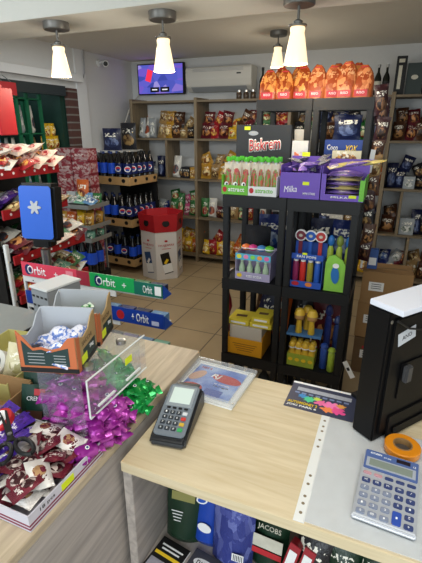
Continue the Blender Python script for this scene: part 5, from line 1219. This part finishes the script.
for k, (x, y, z_, c_, h_) in enumerate(((-.235, 2.16, 0, '2c4c9c', .15), (-.19, 2.14, 0, '9cb43c', .14), (-.235, 2.24, 0, '1c2c6c', .34), (-.185, 2.25, 0, '24386c', .28))):
    q = thing('toy_tube', '%s on the lowest right deck' % ('short blue toy tube beside the lime-yellow carton', 'short lime toy tube near the right post', 'tall navy toy tube behind the short blue one', 'navy toy tube near the right post, rear')[k], 'toy', (x, y, zl), 0, 'toy tubes on the lowest right deck')
    MB().lathe([(.016, 0), (.019, .004), (.019, h_*.78), (.012, h_*.85)], 14).build('tube_body', mat('tt_'+c_, c_, .35, var=.35, bscale=50), q, smooth=True); MB().lathe([(.012, h_*.85), (.022, h_*.9), (.016, h_), (.004, h_*1.04)], 14).build('head', mat('tt_'+c_, c_, .35), q, smooth=True)
packet('snack_bag', 'red wrapped pack at the back of the lowest right deck', 'bag', 'bag', 'burg', (-.25, 2.37, zl+.001), (.18, .07, .34), (0, 0, 0)); packet('snack_bag', 'dark pack at the back left of the lowest right deck', 'bag', 'bag', 'dark', (-.40, 2.37, zl+.001), (.11, .07, .36), (0, 0, 0))
# bottles on the floor below the lowest deck
for i in range(7):
    glass_bottle('grey-capped bottle on the floor under the black racks, %s from the left' % ORD[i], (-.765+i*.093+(.02 if i > 2 else 0), 2.20, .0), .26, .038, mat('smoky_bottle', '2a2c2c', .3), M_cream, mat('grey_white_cap', 'a8a6a0', .5), 'bottles under the black racks')
# red cloth hanging left of the rack
M_redc = mat('red_cloth', '9c2434', .8)
t = thing('red_cloth', 'red cloth hanging from the left side of the black rack', 'cloth', (-.865, 2.3, .28)); o = MB().add([(x+.012*math.sin(z*30), y, z) for z in [i*.05 for i in range(11)] for x, y in ((0, -.035), (.012, -.01), (-.006, .015), (.01, .035))], [(r_*4+i, r_*4+i+1, r_*4+i+5, r_*4+i+4) for r_ in range(10) for i in range(3)]).build('cloth', M_redc, t, smooth=True)
so = o.modifiers.new('s', 'SOLIDIFY'); so.thickness = .003
MB().tube([(.0, 0, .49), (.035, 0, .52)], .003).build('hook', M_whitep, t)
# hanging chain of snack bags on the right side of the racks
t = thing('hanging_strip', 'long white clip strip hanging on the tall rack, right side', 'clip strip', (-.115, 2.60, 1.0)); MB().box(-.006, -.004, -.2, .006, .004, .72).build('strip', M_whitep, t, .001)
MB().tube([(0, 0, .70), (-.03, 0, .735)], .003).build('hook', M_steel, t)
for k in range(9):
    pal = ('maro', 'maro', 'brow', 'tan', 'brow', 'maro', 'dark', 'brow', 'maro')[k]; z = 1.62-k*.095
    packet('snack_bag', '%s snack bag hanging right of the tall rack, %s from the top' % (P[pal][0], ORD[k]), 'bag', 'bag', pal, (-.108+.006*math.sin(k*2), 2.56-.01*(k % 2), z), (.07, .04, .13), (.05, .1*math.sin(k), .3*math.sin(k*3)), 'snack bags hanging on the clip strip')
packet('snack_bag', 'dark maroon bag hanging highest right of the orange bags', 'bag', 'bag', 'maro', (-.112, 2.545, 1.66), (.07, .05, .15), (0, -.1, .2))
t = thing('price_card', 'white price card on the right post of the tall rack', 'price tag', (-.128, 2.50, 1.43), (0, .08, 0)); MB().box(-.012, 0, -.06, .012, .003, .06).build('card', mat('price_white', 'b8bcc0', .5), t)
t = thing('price_card', 'torn white label dangling from the right side of the low rack', 'price tag', (-.095, 2.14, .36), (0, -.5, .2)); MB().box(-.012, 0, -.06, .014, .002, .05).build('card', M_white, t); quad('print_line', .014, .02, M_black, t, (0, -.0003, 0))
# cardboard boxes behind on the right
for k, (z, h_) in enumerate(((0, .27), (.27, .25), (.52, .22))):
    t = thing('cardboard_box', 'brown cardboard box beside the black racks, %s of the stack' % ('lowest', 'middle', 'topmost')[k], 'box', (.04, 2.85, z), .03*(-1)**k, 'cardboard boxes beside the racks')
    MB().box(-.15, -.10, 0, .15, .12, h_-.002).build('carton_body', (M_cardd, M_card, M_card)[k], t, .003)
    quad('shipping_label', .09, .06, M_white, t, (-.06, -.1005, h_*.55)); quad('tape_strip', .30, .03, mat('brown_tape', '8a6a44', .3), t, (0, 0.01, h_-.002), (0, 0, 0), .0005)
    for q in range(3): quad('label_line', .06, .004, M_black, t, (-.06, -.1012, h_*.55+.016-.014*q), t=.0004)
    if k == 0: quad('red_mark', .05, .02, M_red, t, (-.07, -.1012, .2), t=.0004)
t = thing('toy_pack', 'small blue and white pack standing on the cardboard boxes', 'box', (-.06, 2.82, .741)); MB().box(-.03, -.02, 0, .03, .02, .13).build('carton_body', mat('pack_blue', '3c5c9c', .45), t, .001); quad('white_panel', .045, .05, M_white, t, (0, -.0203, .05))
